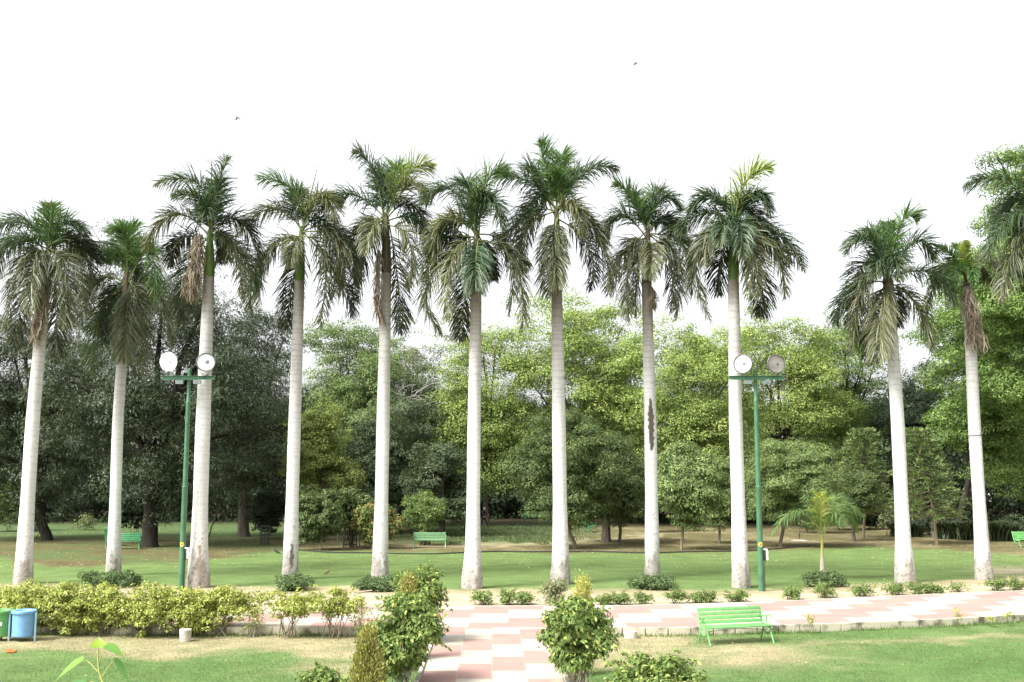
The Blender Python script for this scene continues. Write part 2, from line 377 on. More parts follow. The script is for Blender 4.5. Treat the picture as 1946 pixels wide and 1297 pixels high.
def kerb(name, line, wd, top, bot, label, gap=0.0, mat=None, blk=None):
    mb = MB(); line = np.asarray(line)
    d = np.concatenate([[0], np.cumsum(np.linalg.norm(np.diff(line, axis=0), axis=1))])
    L = d[-1]; blk = blk or 0.6; n = int(L / blk); blk = L / n
    for i in range(n):
        s0, s1 = i * blk + gap / 2, (i + 1) * blk - gap / 2
        p0 = np.array([np.interp(s0, d, line[:, k]) for k in (0, 1)]); p1 = np.array([np.interp(s1, d, line[:, k]) for k in (0, 1)])
        t = (p1 - p0) / np.linalg.norm(p1 - p0); ang = math.atan2(t[1], t[0]); c = (p0 + p1) / 2
        h = top - bot + random.uniform(-0.006, 0.006)
        mb.box((c[0], c[1], bot + h / 2), (np.linalg.norm(p1 - p0), wd, h), Matrix.Rotation(ang, 3, 'Z'), 0.008)
    o = mb.build(name, mat or M_CONCRETE, None, smooth=False); return tag(o, label, 'kerb', kind='structure')
def kerb_mat():
    m, t, b = base_mat('weathered_kerb', 0.85, 0.2)
    o, f, s = noise_mix(t, (0.13, 0.12, 0.09), (0.50, 0.46, 0.35), 2.6, 10, 0.38, 0.54)
    t.links.new(o, b.inputs['Base Color']); return m
M_KERB = kerb_mat()
xl = np.linspace(nearpts[0][0], LX0 - 0.205, 60); xr = np.linspace(LX1 + 0.05, nearpts[-1][0], 90)
kl = kerb('kerb', [(v, near_edge(v) - 0.062) for v in xl], 0.12, PT + 0.006, -0.32, 'low concrete kerb behind the yellow green hedge', 0.012, M_KERB)
kr = kerb('kerb', [(v, near_edge(v) - 0.062) for v in xr], 0.12, PT + 0.006, -0.32, 'stained block kerb along the curving path right of the bushes', 0.026, M_KERB)
kerb('kerb', [(v, far_edge(v) + 0.045) for v in np.linspace(farpts[0][0], farpts[-1][0], 90)], 0.08, PT + 0.006, -0.2, 'thin far kerb line between tiled path and sand', 0.004)
kerb('kerb', [(LX0 - 0.045 - (v - 21.5) * 0.016, v) for v in np.linspace(8, yend - 0.13, 30)], 0.08, PT + 0.04, -0.3, 'thin whitish kerb on the left side of the entry path', 0.004)
kerb('kerb', [(LX1 + 0.045 - (v - 21.5) * 0.016, v) for v in np.linspace(8, yend - 0.13, 30)], 0.08, PT + 0.04, -0.3, 'thin whitish kerb on the right side of the entry path', 0.004)

# ------------------------------------------------------------------ grass blades (near lawn) and tufts
def in_paved(x, y):
    side = (y > near_edge(x) - 0.14) & (y < far_edge(x) + 0.1)
    lx = LX0 - (y - 21.5) * 0.016 - 0.1; rx = LX1 - (y - 21.5) * 0.016 + 0.1
    return side | ((y < near_edge(x)) & (x > lx) & (x < rx))
def blades(name, bx, by, h, wd, col, mat, lean=0.5):
    n = len(bx); z = np.where(by < (near_edge(bx) + far_edge(bx)) / 2, SUNK, 0.0)
    a = rng.uniform(0, 6.283, n); dx, dy = np.cos(a), np.sin(a); l = rng.uniform(0, lean, n) * h
    b0 = np.stack([bx - dy * wd / 2, by + dx * wd / 2, z], 1); b1 = np.stack([bx + dy * wd / 2, by - dx * wd / 2, z], 1)
    tp = np.stack([bx + dx * l, by + dy * l, z + h], 1)
    V = np.stack([b0, b1, tp], 1).reshape(-1, 3); Fs = np.arange(3 * n).reshape(-1, 3)
    return quads(name, V, Fs, mat, None, np.repeat(col, 3, 0))
n = 110000
gy = rng.uniform(19.5, 29.5, n); gx = rng.uniform(-1, 1, n) * (gy * 0.52); m = ~in_paved(gx, gy) & (gy < near_edge(gx)); gx, gy = gx[m], gy[m]
ppx, ppy = PIX(gx, gy, SUNK)
gp_x = ((gx[:, None] - xs[None, ::1]) if False else None)
ix = np.clip(np.searchsorted(xs, gx), 1, nx - 1); iy = np.clip(np.searchsorted(ys, gy), 1, ny - 1)
gc = C[iy * nx + ix] * rng.uniform(0.6, 1.6, (len(gx), 1)) * np.array([1.0, 1.05, 1.0])
g = blades('grass', gx, gy, rng.uniform(0.015, 0.045, len(gx)), rng.uniform(0.006, 0.014, len(gx)), gc, M_LEAF, 0.9)
tag(g, 'short turf blades over the near lawn', 'grass', kind='stuff')
# weedy tufts against the kerb face
n = 9000; tx = rng.uniform(-14, 16, n); ty = near_edge(tx) - 0.13 - np.abs(rng.normal(0, 0.13, n)); dens = hnoise(tx, ty, 2.0, 11)
m = (~in_paved(tx, ty)) & (dens > rng.uniform(-1.0, 0.6, n)); tx, ty = tx[m], ty[m]
g = blades('weeds', tx, ty, rng.uniform(0.03, 0.13, len(tx)), rng.uniform(0.008, 0.02, len(tx)), np.array([0.09, 0.16, 0.035]) * rng.uniform(0.6, 1.7, (len(tx), 1)), M_LEAF, 0.8)
tag(g, 'taller weeds growing along the foot of the kerb', 'weeds', kind='stuff')
n = 34000; ty = rng.uniform(60, 86, n); tx = rng.uniform(-11, 7, n); q, r_ = PIX(tx, ty, 0)
m = (r_ < 1031 + 3 * np.sin(q / 9) + 3 * np.sin(q / 31)) & (rng.random(n) < np.exp(-((q - 930) / 170.0) ** 4)); tx, ty = tx[m], ty[m]
g = blades('grass', tx, ty, rng.uniform(0.05, 0.2, len(tx)), rng.uniform(0.03, 0.05, len(tx)), LUSH * np.array([1.3, 1.1, 1.3]) * rng.uniform(0.6, 1.6, (len(tx), 1)), M_LEAF, 0.6)
tag(g, 'long uncut grass in the hollow beyond the middle palms', 'grass', kind='stuff')
# litter of fallen leaves
n = 5200; ly = np.concatenate([rng.uniform(46, 80, 4550), rng.uniform(20, 60, 650)]); lx = rng.uniform(-1, 1, n) * ly * 0.5
m = ~in_paved(lx, ly); lx, ly = lx[m], ly[m]; n = len(lx); lz = np.where(ly < (near_edge(lx) + far_edge(lx)) / 2, SUNK, 0.0) + 0.02
a = rng.uniform(0, 6.28, n); s = rng.uniform(0.02, 0.055, n) * np.where(ly < 46, 0.75, 1.25)
off = [(1, 0), (0.1, 0.45), (-1, 0), (0, -0.45)]
V = np.stack([np.stack([lx + s * (u * np.cos(a) - v * np.sin(a)), ly + s * (u * np.sin(a) + v * np.cos(a)), lz + rng.uniform(0, 0.03, n)], 1) for u, v in off], 1).reshape(-1, 3)
lc = np.array([[0.42, 0.30, 0.08], [0.30, 0.17, 0.07], [0.50, 0.42, 0.22], [0.35, 0.30, 0.10]])[rng.integers(0, 4, n)]
tag(quads('fallen_leaves', V, np.arange(4 * n).reshape(-1, 4), M_DEAD, None, np.repeat(lc, 4, 0)), 'dry yellow and brown leaves scattered over lawn and bare soil', 'leaves', kind='stuff')

# ------------------------------------------------------------------ foliage
def leaf_quads(B, D, Nn, L, W, fold=0.0):
    """rhombic leaves: base B, direction D, blade normal Nn"""
    S = nrm(np.cross(D, Nn)); L = np.asarray(L)[:, None]; W = np.asarray(W)[:, None]
    Mid = B + D * L * 0.45 + Nn * L * fold; T = B + D * L
    V = np.stack([B, Mid + S * W / 2, T, Mid - S * W / 2], 1).reshape(-1, 3)
    return V, np.arange(len(V)).reshape(-1, 4)
def randdir(n, r): return nrm(r.normal(size=(n, 3)))
PAL_GAIN = {'neem': 2.35, 'neemg': 2.05, 'mango': 0.95, 'mid': 2.35, 'dull': 1.7, 'hedge': 1.15, 'yel': 2.3, 'round': 2.1, 'roundd': 1.95, 'pale': 1.2, 'ficus': 1.3, 'flower': 1.2, 'low': 1.25, 'thuja': 1.25, 'cover': 1.2}
PAL = {
 'mango': [(0.034, 0.052, 0.026), (0.056, 0.080, 0.036), (0.085, 0.110, 0.055)],
 'neem': [(0.106, 0.138, 0.038), (0.172, 0.194, 0.062), (0.050, 0.076, 0.022)],
 'neemg': [(0.070, 0.108, 0.028), (0.112, 0.152, 0.040), (0.040, 0.068, 0.020)],
 'mid': [(0.066, 0.094, 0.032), (0.102, 0.122, 0.050), (0.042, 0.060, 0.026)],
 'dull': [(0.050, 0.068, 0.034), (0.074, 0.094, 0.046), (0.038, 0.055, 0.028)],
 'yel': [(0.100, 0.125, 0.036), (0.140, 0.155, 0.048), (0.060, 0.082, 0.026)],
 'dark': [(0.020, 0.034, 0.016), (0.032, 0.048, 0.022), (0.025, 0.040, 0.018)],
 'pale': [(0.150, 0.175, 0.090), (0.19, 0.205, 0.11), (0.11, 0.13, 0.065)],
 'round': [(0.088, 0.118, 0.042), (0.132, 0.160, 0.060), (0.050, 0.072, 0.028)],
 'roundd': [(0.054, 0.074, 0.026), (0.092, 0.114, 0.040), (0.030, 0.046, 0.018)],
 'hedge': [(0.30, 0.33, 0.085), (0.44, 0.44, 0.15), (0.15, 0.19, 0.045)],
 'ficus': [(0.120, 0.170, 0.045), (0.30, 0.34, 0.10), (0.065, 0.105, 0.030)],
 'thuja': [(0.26, 0.25, 0.08), (0.34, 0.31, 0.11), (0.15, 0.16, 0.055)],
 'gold': [(0.46, 0.44, 0.12), (0.55, 0.50, 0.18), (0.34, 0.35, 0.09)],
 'low': [(0.13, 0.18, 0.055), (0.21, 0.265, 0.09), (0.075, 0.115, 0.038)],
 'cover': [(0.090, 0.135, 0.055), (0.16, 0.21, 0.09), (0.060, 0.095, 0.04)],
 'flower': [(0.10, 0.145, 0.042), (0.17, 0.195, 0.06), (0.24, 0.16, 0.06)],
 'grey': [(0.20, 0.22, 0.11), (0.15, 0.165, 0.085), (0.25, 0.26, 0.15)],
}
def palette(kind, n, r, k=None, spread=0.25, light=0.3):
    pal = np.array(PAL[kind]) * PAL_GAIN.get(kind, 1.0); k = r.random(n) if k is None else k
    c = np.where((k < 1 - light)[:, None], pal[0], pal[1]); c = np.where((r.random(n) < 0.3)[:, None], pal[2], c)
    return c * (1 + r.uniform(-spread, spread, (n, 1)))
def lobes_in(c, rad, n, r, flat=0.8, lo=0.35):
    """lobe centres spread through an ellipsoid"""
    d = randdir(n, r); d = d / (np.abs(d) ** 3).sum(1, keepdims=True) ** (1 / 3)
    s = r.uniform(0.12, 1, n) ** 0.5
    return c + d * s[:, None] * rad
def crown(name, parent, c, rad, kind, r, nlobe=26, lobe=0.33, nleaf=9000, leaf=0.2, asp=0.4, hang=0.3, clump=0.11, mat=None, floor=None, sparse=0.0, sprig=0.0):
    c = np.array(c, float); rad = np.array(rad, float); rm = (rad[0] + rad[2]) / 2
    lc = lobes_in(c, rad * (1 - lobe * 0.75), nlobe, r)
    lr = rm * lobe * r.uniform(0.65, 1.2, nlobe)
    # leafy pads sit on the lobe skins: each pad a shallow dome of leaves lying along its surface
    cl_r = max(rm * clump * 1.55, leaf * 1.5)
    ncl = int(nlobe * 15 * (1 - sparse)); li = r.integers(0, nlobe, ncl); d = randdir(ncl, r); d[:, 2] = np.abs(d[:, 2]) * np.where(r.random(ncl) < 0.66, 1, -1)
    cc = lc[li] + d * (lr[li] * r.uniform(0.75, 1.12, ncl))[:, None] * np.array([1, 1, 0.85])
    if floor is not None:
        keep = cc[:, 2] > floor + cl_r * (0.15 if hang < 0.85 else -0.1); cc = cc[keep]; d = d[keep]
    ncl = len(cc); csz = cl_r * r.uniform(0.55, 1.3, ncl); wt = csz ** 2; ci = r.choice(ncl, nleaf, p=wt / wt.sum())
    o = randdir(nleaf, r); o[:, 2] = np.abs(o[:, 2]) * 1.1 - 0.25; o = nrm(o)
    ax = nrm(d * 0.6 + np.array([0, 0, 0.8]))[ci]
    B = cc[ci] + o * (csz[ci] * r.uniform(0.78, 1.08, nleaf))[:, None] * np.array([1, 1, 0.72])
    inner = r.random(nleaf) < 0.15; B = np.where(inner[:, None], cc[ci] + (B - cc[ci]) * 0.4, B)
    Nn = nrm(o * 0.9 + ax * 0.45 + randdir(nleaf, r) * 0.42)
    D = nrm(randdir(nleaf, r) + o * 0.35 + np.array([0, 0, -hang * 1.3])); D = nrm(D - Nn * np.sum(Nn * D, 1, keepdims=True) * 0.8); Nn = nrm(Nn - D * np.sum(Nn * D, 1, keepdims=True))
    L = leaf * r.uniform(0.6, 1.3, nleaf)
    V, Fs = leaf_quads(B, D, Nn, L, L * asp)
    k = r.random(ncl)[ci] * 0.6 + 0.4 * r.random(nleaf)
    col = palette(kind, nleaf, r, k) * (0.85 + 0.3 * r.random(ncl)[ci])[:, None]
    o_ = quads(name, V, Fs, mat or M_LEAF, parent, np.repeat(col, 4, 0))
    return o_, lc, lr
def trunk_mesh(name, parent, pts, rad, col, limbs=(), seg=9, mat=None, r=rng):
    Vs, Fs, n0 = [], [], 0
    for p_, r_2 in [(pts, rad)] + list(limbs):
        V, f = tube_vf(p_, r_2, seg if n0 == 0 else 6); Vs.append(V); Fs += [tuple(n0 + i for i in q) for q in f]; n0 += len(V)
    V = np.concatenate(Vs); cc = np.tile(np.array(col), (len(V), 1)) * r.uniform(0.8, 1.2, (len(V), 1))
    return quads(name, V, Fs, mat or M_BARK, parent, cc, smooth=True)
def limb(a, b, r0, r, n=6, wob=0.08, sag=0.1):
    a = np.array(a, float); b = np.array(b, float); t = np.linspace(0, 1, n)[:, None]; L = np.linalg.norm(b - a)
    p = a + (b - a) * t + np.array([0, 0, 1]) * (np.sin(t * np.pi) * sag * L) + r.normal(size=(n, 3)) * wob * L * 0.25 * np.sin(t * np.pi)
    return p, np.linspace(r0, r0 * 0.3, n)

def tree(label, cx, top, bot, w, Y, kind, seed, tx=None, tr=0.22, name='broadleaf_tree', group=None, depth=None, nleaf=12000, leaf=0.2, barkc=(0.10, 0.085, 0.065), lobe=0.33, nlobe=26, grow=1.16, drop=34, **kw):
    nlobe = int(nlobe * 1.25)
    r = np.random.default_rng(seed)
    if kind in ('mango',): kw.setdefault('mat', M_GLOSSLEAF)
    ctop = P(cx, top - 14, Y); cbot = P(cx, min(bot + drop, 1012), Y); wm = w / F * Y * 1.0
    c = (ctop + cbot) / 2; rad = np.array([wm / 2 * grow, (depth or wm * 0.75) / 2, (ctop[2] - cbot[2]) / 2]); nleaf = int(nleaf * 2.3 * (1.55 if leaf > 0.19 and Y > 58 else 1.0)); leaf = leaf * (0.76 if leaf > 0.19 and Y > 58 else 1.0)
    bx = P(tx if tx is not None else cx, 1000, Y)[0]
    t = thing(name, (bx, Y, 0), label, 'tree', group)
    o, lc, lr = crown('crown', t, c, rad, kind, r, nleaf=nleaf, leaf=leaf, nlobe=nlobe, lobe=lobe, **kw)
    fork = np.array([bx + (c[0] - bx) * 0.35, Y, max(cbot[2] + rad[2] * 0.25, 1.2)])
    base = np.array([bx, Y, -0.1]); pts = np.array([base, base + [0, 0, 0.35], base * 0.5 + fork * 0.5 + [r.normal() * 0.08, 0, 0], fork, (fork + c) / 2, c + [0, 0, rad[2] * 0.3]])
    limbs = [limb(fork + (c - fork) * r.uniform(0, 0.5), q, tr * 0.5, r) for q in lc[:min(len(lc), 16)]]
    trunk_mesh('trunk', t, pts, [tr * 1.45, tr * 1.1, tr, tr * 0.9, tr * 0.6, tr * 0.2], barkc, limbs, r=r)
    return t
GB = 'trees in the grove behind the palms'
tree('huge dark mango tree behind the palms on the left, bench at its foot', 300, 440, 985, 430, 60, 'mango', 1, tx=285, tr=0.42, nleaf=42000, leaf=0.27, asp=0.24, hang=0.7, nlobe=48, lobe=0.26, clump=0.075, group=GB, barkc=(0.035, 0.03, 0.025))
tree('dark spreading tree at the far left edge of the park, low branches', 60, 600, 1000, 330, 66, 'mango', 2, tx=90, tr=0.3, nleaf=34000, leaf=0.27, asp=0.26, hang=0.6, nlobe=42, lobe=0.26, clump=0.075, group=GB, barkc=(0.04, 0.035, 0.03))
tree('dark tree beside the huge mango, pale trunk showing below', 465, 570, 1000, 225, 70, 'mango', 3, tx=463, tr=0.36, nleaf=30000, leaf=0.27, asp=0.24, hang=0.7, nlobe=40, clump=0.08, group=GB, barkc=(0.11, 0.095, 0.075))
tree('mid green tree with loose leafy boughs right of the dark mango', 652, 605, 930, 240, 82, 'mid', 4, nleaf=34000, leaf=0.24, nlobe=40, lobe=0.27, clump=0.08, group=GB)
tree('small yellowish tree in front of the mid green tree', 616, 765, 930, 130, 66, 'yel', 5, nleaf=14000, leaf=0.2, clump=0.1, group=GB)
tree('dull green tree with dense rounded crown near the gap in the trees', 775, 668, 960, 205, 86, 'dull', 6, nleaf=22000, leaf=0.23, nlobe=34, clump=0.08, group=GB)
tree('thin pale tree with sky showing through, tallest at the gap', 790, 595, 800, 200, 118, 'pale', 7, nleaf=5200, leaf=0.3, sparse=0.35, nlobe=30, lobe=0.24, clump=0.06, group=GB, barkc=(0.2, 0.19, 0.16))
tree('low greyish tree above the bushes behind the far bench', 730, 770, 985, 230, 74, 'dull', 8, nleaf=24000, leaf=0.22, nlobe=36, clump=0.08, group=GB)
tree('compact dark tree just left of the middle palm with no other trunk near', 840, 845, 985, 130, 70, 'dull', 9, nleaf=15000, leaf=0.19, nlobe=26, clump=0.1, group=GB)
tree('bright yellow green tree, leftmost of the bright row', 925, 582, 935, 210, 84, 'neem', 10, nleaf=26000, leaf=0.24, nlobe=44, lobe=0.25, clump=0.085, group=GB)
tree('tallest bright yellow green tree behind the middle palms', 1110, 548, 930, 290, 86, 'neem', 11, nleaf=36000, leaf=0.25, nlobe=54, lobe=0.23, clump=0.075, group=GB)
tree('bright yellow green tree between the two tall right-hand palms and the middle', 1300, 590, 925, 250, 82, 'neem', 12, nleaf=32000, leaf=0.24, nlobe=48, lobe=0.24, clump=0.08, group=GB)
tree('yellow green tree behind the right lamp post with dark boughs', 1480, 585, 900, 260, 90, 'neem', 13, nleaf=24000, leaf=0.26, nlobe=44, lobe=0.24, clump=0.075, group=GB, barkc=(0.03, 0.026, 0.02))
tree('wide green tree with open dark branches left of the tenth palm', 1610, 590, 900, 200, 96, 'neemg', 14, nleaf=18000, leaf=0.26, nlobe=34, lobe=0.25, clump=0.08, sparse=0.1, group=GB, barkc=(0.03, 0.026, 0.02))
tree('small dark round tree with long drooping leaves behind the seventh palm', 1058, 800, 1015, 200, 59, 'roundd', 15, tx=1092, tr=0.09, nleaf=24000, leaf=0.24, asp=0.26, hang=0.6, nlobe=36, clump=0.1, group=GB, barkc=(0.16, 0.12, 0.085))
tree('dark round tree right of the seventh palm, fatter trunk', 1155, 825, 1010, 130, 64, 'roundd', 16, tx=1152, tr=0.26, nleaf=17000, leaf=0.24, asp=0.26, hang=0.6, nlobe=28, clump=0.11, group=GB, barkc=(0.12, 0.10, 0.08))
tree('small green tree with slim pale trunk right of the eighth palm', 1305, 858, 1002, 120, 57.8, 'round', 17, tx=1294, tr=0.075, nleaf=14000, leaf=0.2, asp=0.28, hang=0.5, nlobe=24, clump=0.12, group=GB, barkc=(0.20, 0.16, 0.11))
tree('little green tree just left of the ninth palm', 1365, 880, 990, 80, 63, 'round', 18, tx=1366, tr=0.07, nleaf=10000, leaf=0.2, asp=0.28, hang=0.5, nlobe=20, clump=0.12, group=GB, barkc=(0.15, 0.12, 0.09))
tree('round grey green tree behind the young palm and right lamp post', 1508, 843, 1000, 195, 60, 'round', 19, tx=1482, tr=0.09, nleaf=26000, leaf=0.2, asp=0.26, hang=0.4, nlobe=34, lobe=0.3, clump=0.1, group=GB, barkc=(0.14, 0.11, 0.08))
tree('blackish narrow tree between the tenth and eleventh palms', 1745, 660, 985, 130, 92, 'dark', 20, nleaf=18000, leaf=0.24, nlobe=30, clump=0.09, group=GB)
tree('towering leafy tree cut by the right edge of the picture', 2035, 255, 800, 420, 64, 'neemg', 21, tx=2010, tr=0.5, nleaf=70000, leaf=0.24, nlobe=60, lobe=0.2, clump=0.06, group=GB, barkc=(0.04, 0.035, 0.03))
tree('broad green tree with low boughs behind the eleventh palm', 1882, 455, 955, 215, 72, 'neemg', 22, tx=1815, tr=0.22, nleaf=48000, leaf=0.22, nlobe=46, lobe=0.24, clump=0.075, group=GB, barkc=(0.04, 0.035, 0.03))
tree('green tree closing the grove at the right edge below the towering one', 1985, 700, 960, 170, 80, 'neemg', 23, tr=0.3, nleaf=16000, leaf=0.24, nlobe=30, clump=0.09, group=GB, barkc=(0.04, 0.035, 0.03))
# slim saplings whose trunks dot the dry ground
for i, (bx_, by_, tp, wd_, lab) in enumerate([
   (1177, 1036, 900, 90, 'slim sapling between the seventh and eighth palms'), (1622, 1029, 900, 70, 'young tree with dark trunk behind the young palm fronds'),
   (1532, 1014, 900, 90, 'thin far sapling left of the young palm'), (1592, 1008, 900, 90, 'thin far sapling right of the young palm'),
   (1238, 1012, 880, 70, 'thin far sapling hidden behind the eighth palm')]):
    g_ = G(bx_, by_)
    tree(lab, bx_, tp, 960, wd_, float(g_[1]), 'roundd', 200 + i, tr=0.09, nleaf=6000, leaf=0.2, nlobe=18, clump=0.14, name='sapling', group='slim saplings on the dry ground', barkc=(0.10, 0.08, 0.06))

# far wood and undergrowth: one uncountable mass
def mass(name, x0, x1, top, bot, Y, kind, n, leaf, seed, label, cat, jag=0.15, thick=6.0):
    r = np.random.default_rng(seed); pxs = r.uniform(x0, x1, n)
    tp = top + jag * (bot - top) * (np.sin(pxs / 37 + seed) + 0.7 * np.sin(pxs / 13 + 2 * seed) + 0.5 * np.sin(pxs / 71)) * 0.5
    pys = tp + (bot - tp) * r.random(n) ** 0.9; yy = Y + r.uniform(0, thick, n) + 1.2 * np.sin(pxs / 9) + 1.2 * np.sin(pys / 8)
    d = np.stack([(pxs - CX) / F, cp - (CY - pys) / F * sp, sp + (CY - pys) / F * cp], 1)
    B = np.array([0, 0, CAMH]) + d * (Y / d[:, 1])[:, None]; B[:, 1] = yy; B[:, 2] = np.maximum(B[:, 2], 0.05)
    D = nrm(randdir(n, r) + [0, 0, -0.3]); Nn = nrm(randdir(n, r) * 0.7 + [0, -0.3, 0.8]); Nn = nrm(Nn - D * np.sum(Nn * D, 1, keepdims=True))
    L = leaf * r.uniform(0.6, 1.4, n); V, Fs = leaf_quads(B, D, Nn, L, L * 0.45)
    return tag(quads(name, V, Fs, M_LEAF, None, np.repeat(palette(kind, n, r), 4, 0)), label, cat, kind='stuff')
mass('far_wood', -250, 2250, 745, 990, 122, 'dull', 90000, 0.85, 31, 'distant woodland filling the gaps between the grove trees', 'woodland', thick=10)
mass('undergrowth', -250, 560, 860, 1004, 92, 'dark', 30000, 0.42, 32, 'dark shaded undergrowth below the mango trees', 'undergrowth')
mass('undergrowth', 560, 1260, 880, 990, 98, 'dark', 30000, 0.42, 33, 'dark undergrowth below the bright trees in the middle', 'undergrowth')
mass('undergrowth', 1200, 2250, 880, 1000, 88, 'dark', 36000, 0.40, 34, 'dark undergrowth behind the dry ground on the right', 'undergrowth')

# conifers with whorled branches
def conifer(label, bx, by, tipx, tipy, w, seed):
    r = np.random.default_rng(seed); g0 = G(bx, by); tp = P(tipx, tipy, g0[1]); H = tp[2]
    t = thing('conifer', g0, label, 'conifer', 'small conifers on the right')
    tt = np.linspace(0, 1, 14)[:, None]; pts = g0 + (tp - g0) * tt + np.array([0.12, 0, 0]) * np.sin(tt * 5)
    trunk_mesh('trunk', t, pts, np.linspace(0.10, 0.015, 14), (0.20, 0.15, 0.11), r=r)
    limbs = []; B = []; D = []
    wm = w / F * g0[1] / 2
    for s in np.linspace(0.25, 0.98, 19):
        c = g0 + (tp - g0) * s; Lb = wm * (1.15 - s) ** 0.6 * 1.05
        for a in np.linspace(0, 6.283, 7)[:-1] + r.uniform(0, 1):
            ll = Lb * r.uniform(0.75, 1.1); e = c + np.array([math.cos(a) * ll, math.sin(a) * ll, -0.12 * ll + 0.1])
            limbs.append(limb(c, e, 0.028, r, 4, 0.03, -0.08))
            k = 90; u = r.uniform(0.25, 1.0, k)[:, None]; q = c + (e - c) * u + r.normal(size=(k, 3)) * np.array([0.10, 0.10, 0.05])
            B.append(q); D.append(nrm(np.array([math.cos(a), math.sin(a), 0.5]) + r.normal(size=(k, 3)) * 0.55))
    V, f = np.zeros((0, 3)), []
    for p_, rr in limbs:
        v_, f_ = tube_vf(p_, rr, 4); f += [tuple(len(V) + i for i in q) for q in f_]; V = np.concatenate([V, v_])
    quads('branches', V, f, M_BARK, t, np.tile([0.17, 0.13, 0.10], (len(V), 1)))
    B = np.concatenate(B); D = np.concatenate(D); Nn = nrm(np.cross(D, randdir(len(B), r)))
    L = r.uniform(0.12, 0.28, len(B)); V, Fs = leaf_quads(B, D, Nn, L, L * 0.3)
    quads('crown', V, Fs, M_LEAF, t, np.repeat(palette('mid', len(B), r) * 0.95, 4, 0))
conifer('small pointed conifer right of the young palm', 1640, 1024, 1637, 815, 130, 41)
conifer('thin leaning conifer between the tenth and eleventh palms', 1780, 1035, 1742, 815, 150, 42)

# ------------------------------------------------------------------ bushes
def stems(t, base, tops, r0, col, r, name='stems', mat=None, splay=0.12, seg=5):
    V, f = np.zeros((0, 3)), []
    for e in tops:
        b = np.array(base) + np.array([r.normal() * splay, r.normal() * splay, -0.03])
        p_, rr = limb(b, e, r0 * r.uniform(0.6, 1.2), r, 6, 0.12, 0.02)
        v_, f_ = tube_vf(p_, rr, seg); f += [tuple(len(V) + i for i in q) for q in f_]; V = np.concatenate([V, v_])
    return quads(name, V, f, mat or M_BARK, t, np.tile(col, (len(V), 1)) * r.uniform(0.8, 1.2, (len(V), 1)), smooth=True)
def bush(label, cx, top, w, base, kind, seed, name='bush', cat='bush', group=None, z=0.0, bot=None, nleaf=4000, leaf=0.08, asp=0.45, hang=0.3, nlobe=14, lobe=0.4, clump=0.16, nst=9, sr=0.014, sc_=(0.22, 0.18, 0.13), Y=None, mat=None, stemlen=0.0, depth=0.85, sparse=0.0, bx=None, wf=1.0, shoots=0):
    r = np.random.default_rng(seed)
    g0 = G(cx, base, z); Yd = Y or g0[1]
    if Y: g0 = np.array([P(cx, 1000, Y)[0], Y, z])
    ct = P(cx, top, Yd); cb = P(cx, bot if bot else base, Yd); cb[2] = max(cb[2], z + 0.02)
    rad = np.array([w / F * Yd / 2 * wf, w / F * Yd / 2 * depth, (ct[2] - cb[2]) / 2 * 1.04]); c = (ct + cb) / 2; nleaf = int(nleaf * 1.25)
    t = thing(name, g0, label, cat, group)
    o, lc, lr = crown('foliage', t, c, rad, kind, r, nlobe=nlobe, lobe=lobe, nleaf=nleaf, leaf=leaf, asp=asp, hang=hang, clump=clump, floor=z, mat=mat, sparse=sparse)
    stems(t, g0, list(lc[:nst] + [0, 0, 0.02]), sr, sc_, r, splay=0.05 + 0.1 * rad[0])
    if shoots:
        SV, SF, LB, LD = np.zeros((0, 3)), [], [], []
        for k in range(shoots):
            a = r.uniform(0, 6.283); el = r.uniform(-0.25, 1.1); dv = np.array([math.cos(a) * math.cos(el), math.sin(a) * math.cos(el), math.sin(el)])
            st = c + dv * rad * 0.75; Ls = r.uniform(0.18, 0.42) * (0.5 + rad[0]); uu = np.linspace(0, 1, 6)[:, None]
            p_ = st + dv * Ls * uu + np.array([0, 0, -1]) * (uu ** 2) * Ls * 0.35; v_, f_ = tube_vf(p_, np.linspace(0.006, 0.002, 6), 4)
            SF += [tuple(len(SV) + i for i in q) for q in f_]; SV = np.concatenate([SV, v_])
            for m_ in range(11):
                q = r.uniform(0.15, 1); LB.append(st + dv * Ls * q - np.array([0, 0, 1]) * q * q * Ls * 0.35); LD.append(dv * 0.5 + r.normal(size=3) * 0.6 + [0, 0, -0.5])
        quads('twigs', SV, SF, M_BARK, t, np.tile([0.25, 0.22, 0.13], (len(SV), 1)))
        LB = np.array(LB); LD = nrm(np.array(LD)); LN = nrm(np.cross(LD, randdir(len(LB), r))); LN = np.where(LN[:, 2:3] < 0, -LN, LN); LL = leaf * r.uniform(0.7, 1.2, len(LB))
        V_, F_ = leaf_quads(LB, LD, LN, LL, LL * asp); quads('leaves', V_, F_, mat or M_LEAF, t, np.repeat(palette(kind, len(LB), r) * 1.15, 4, 0))
    return t
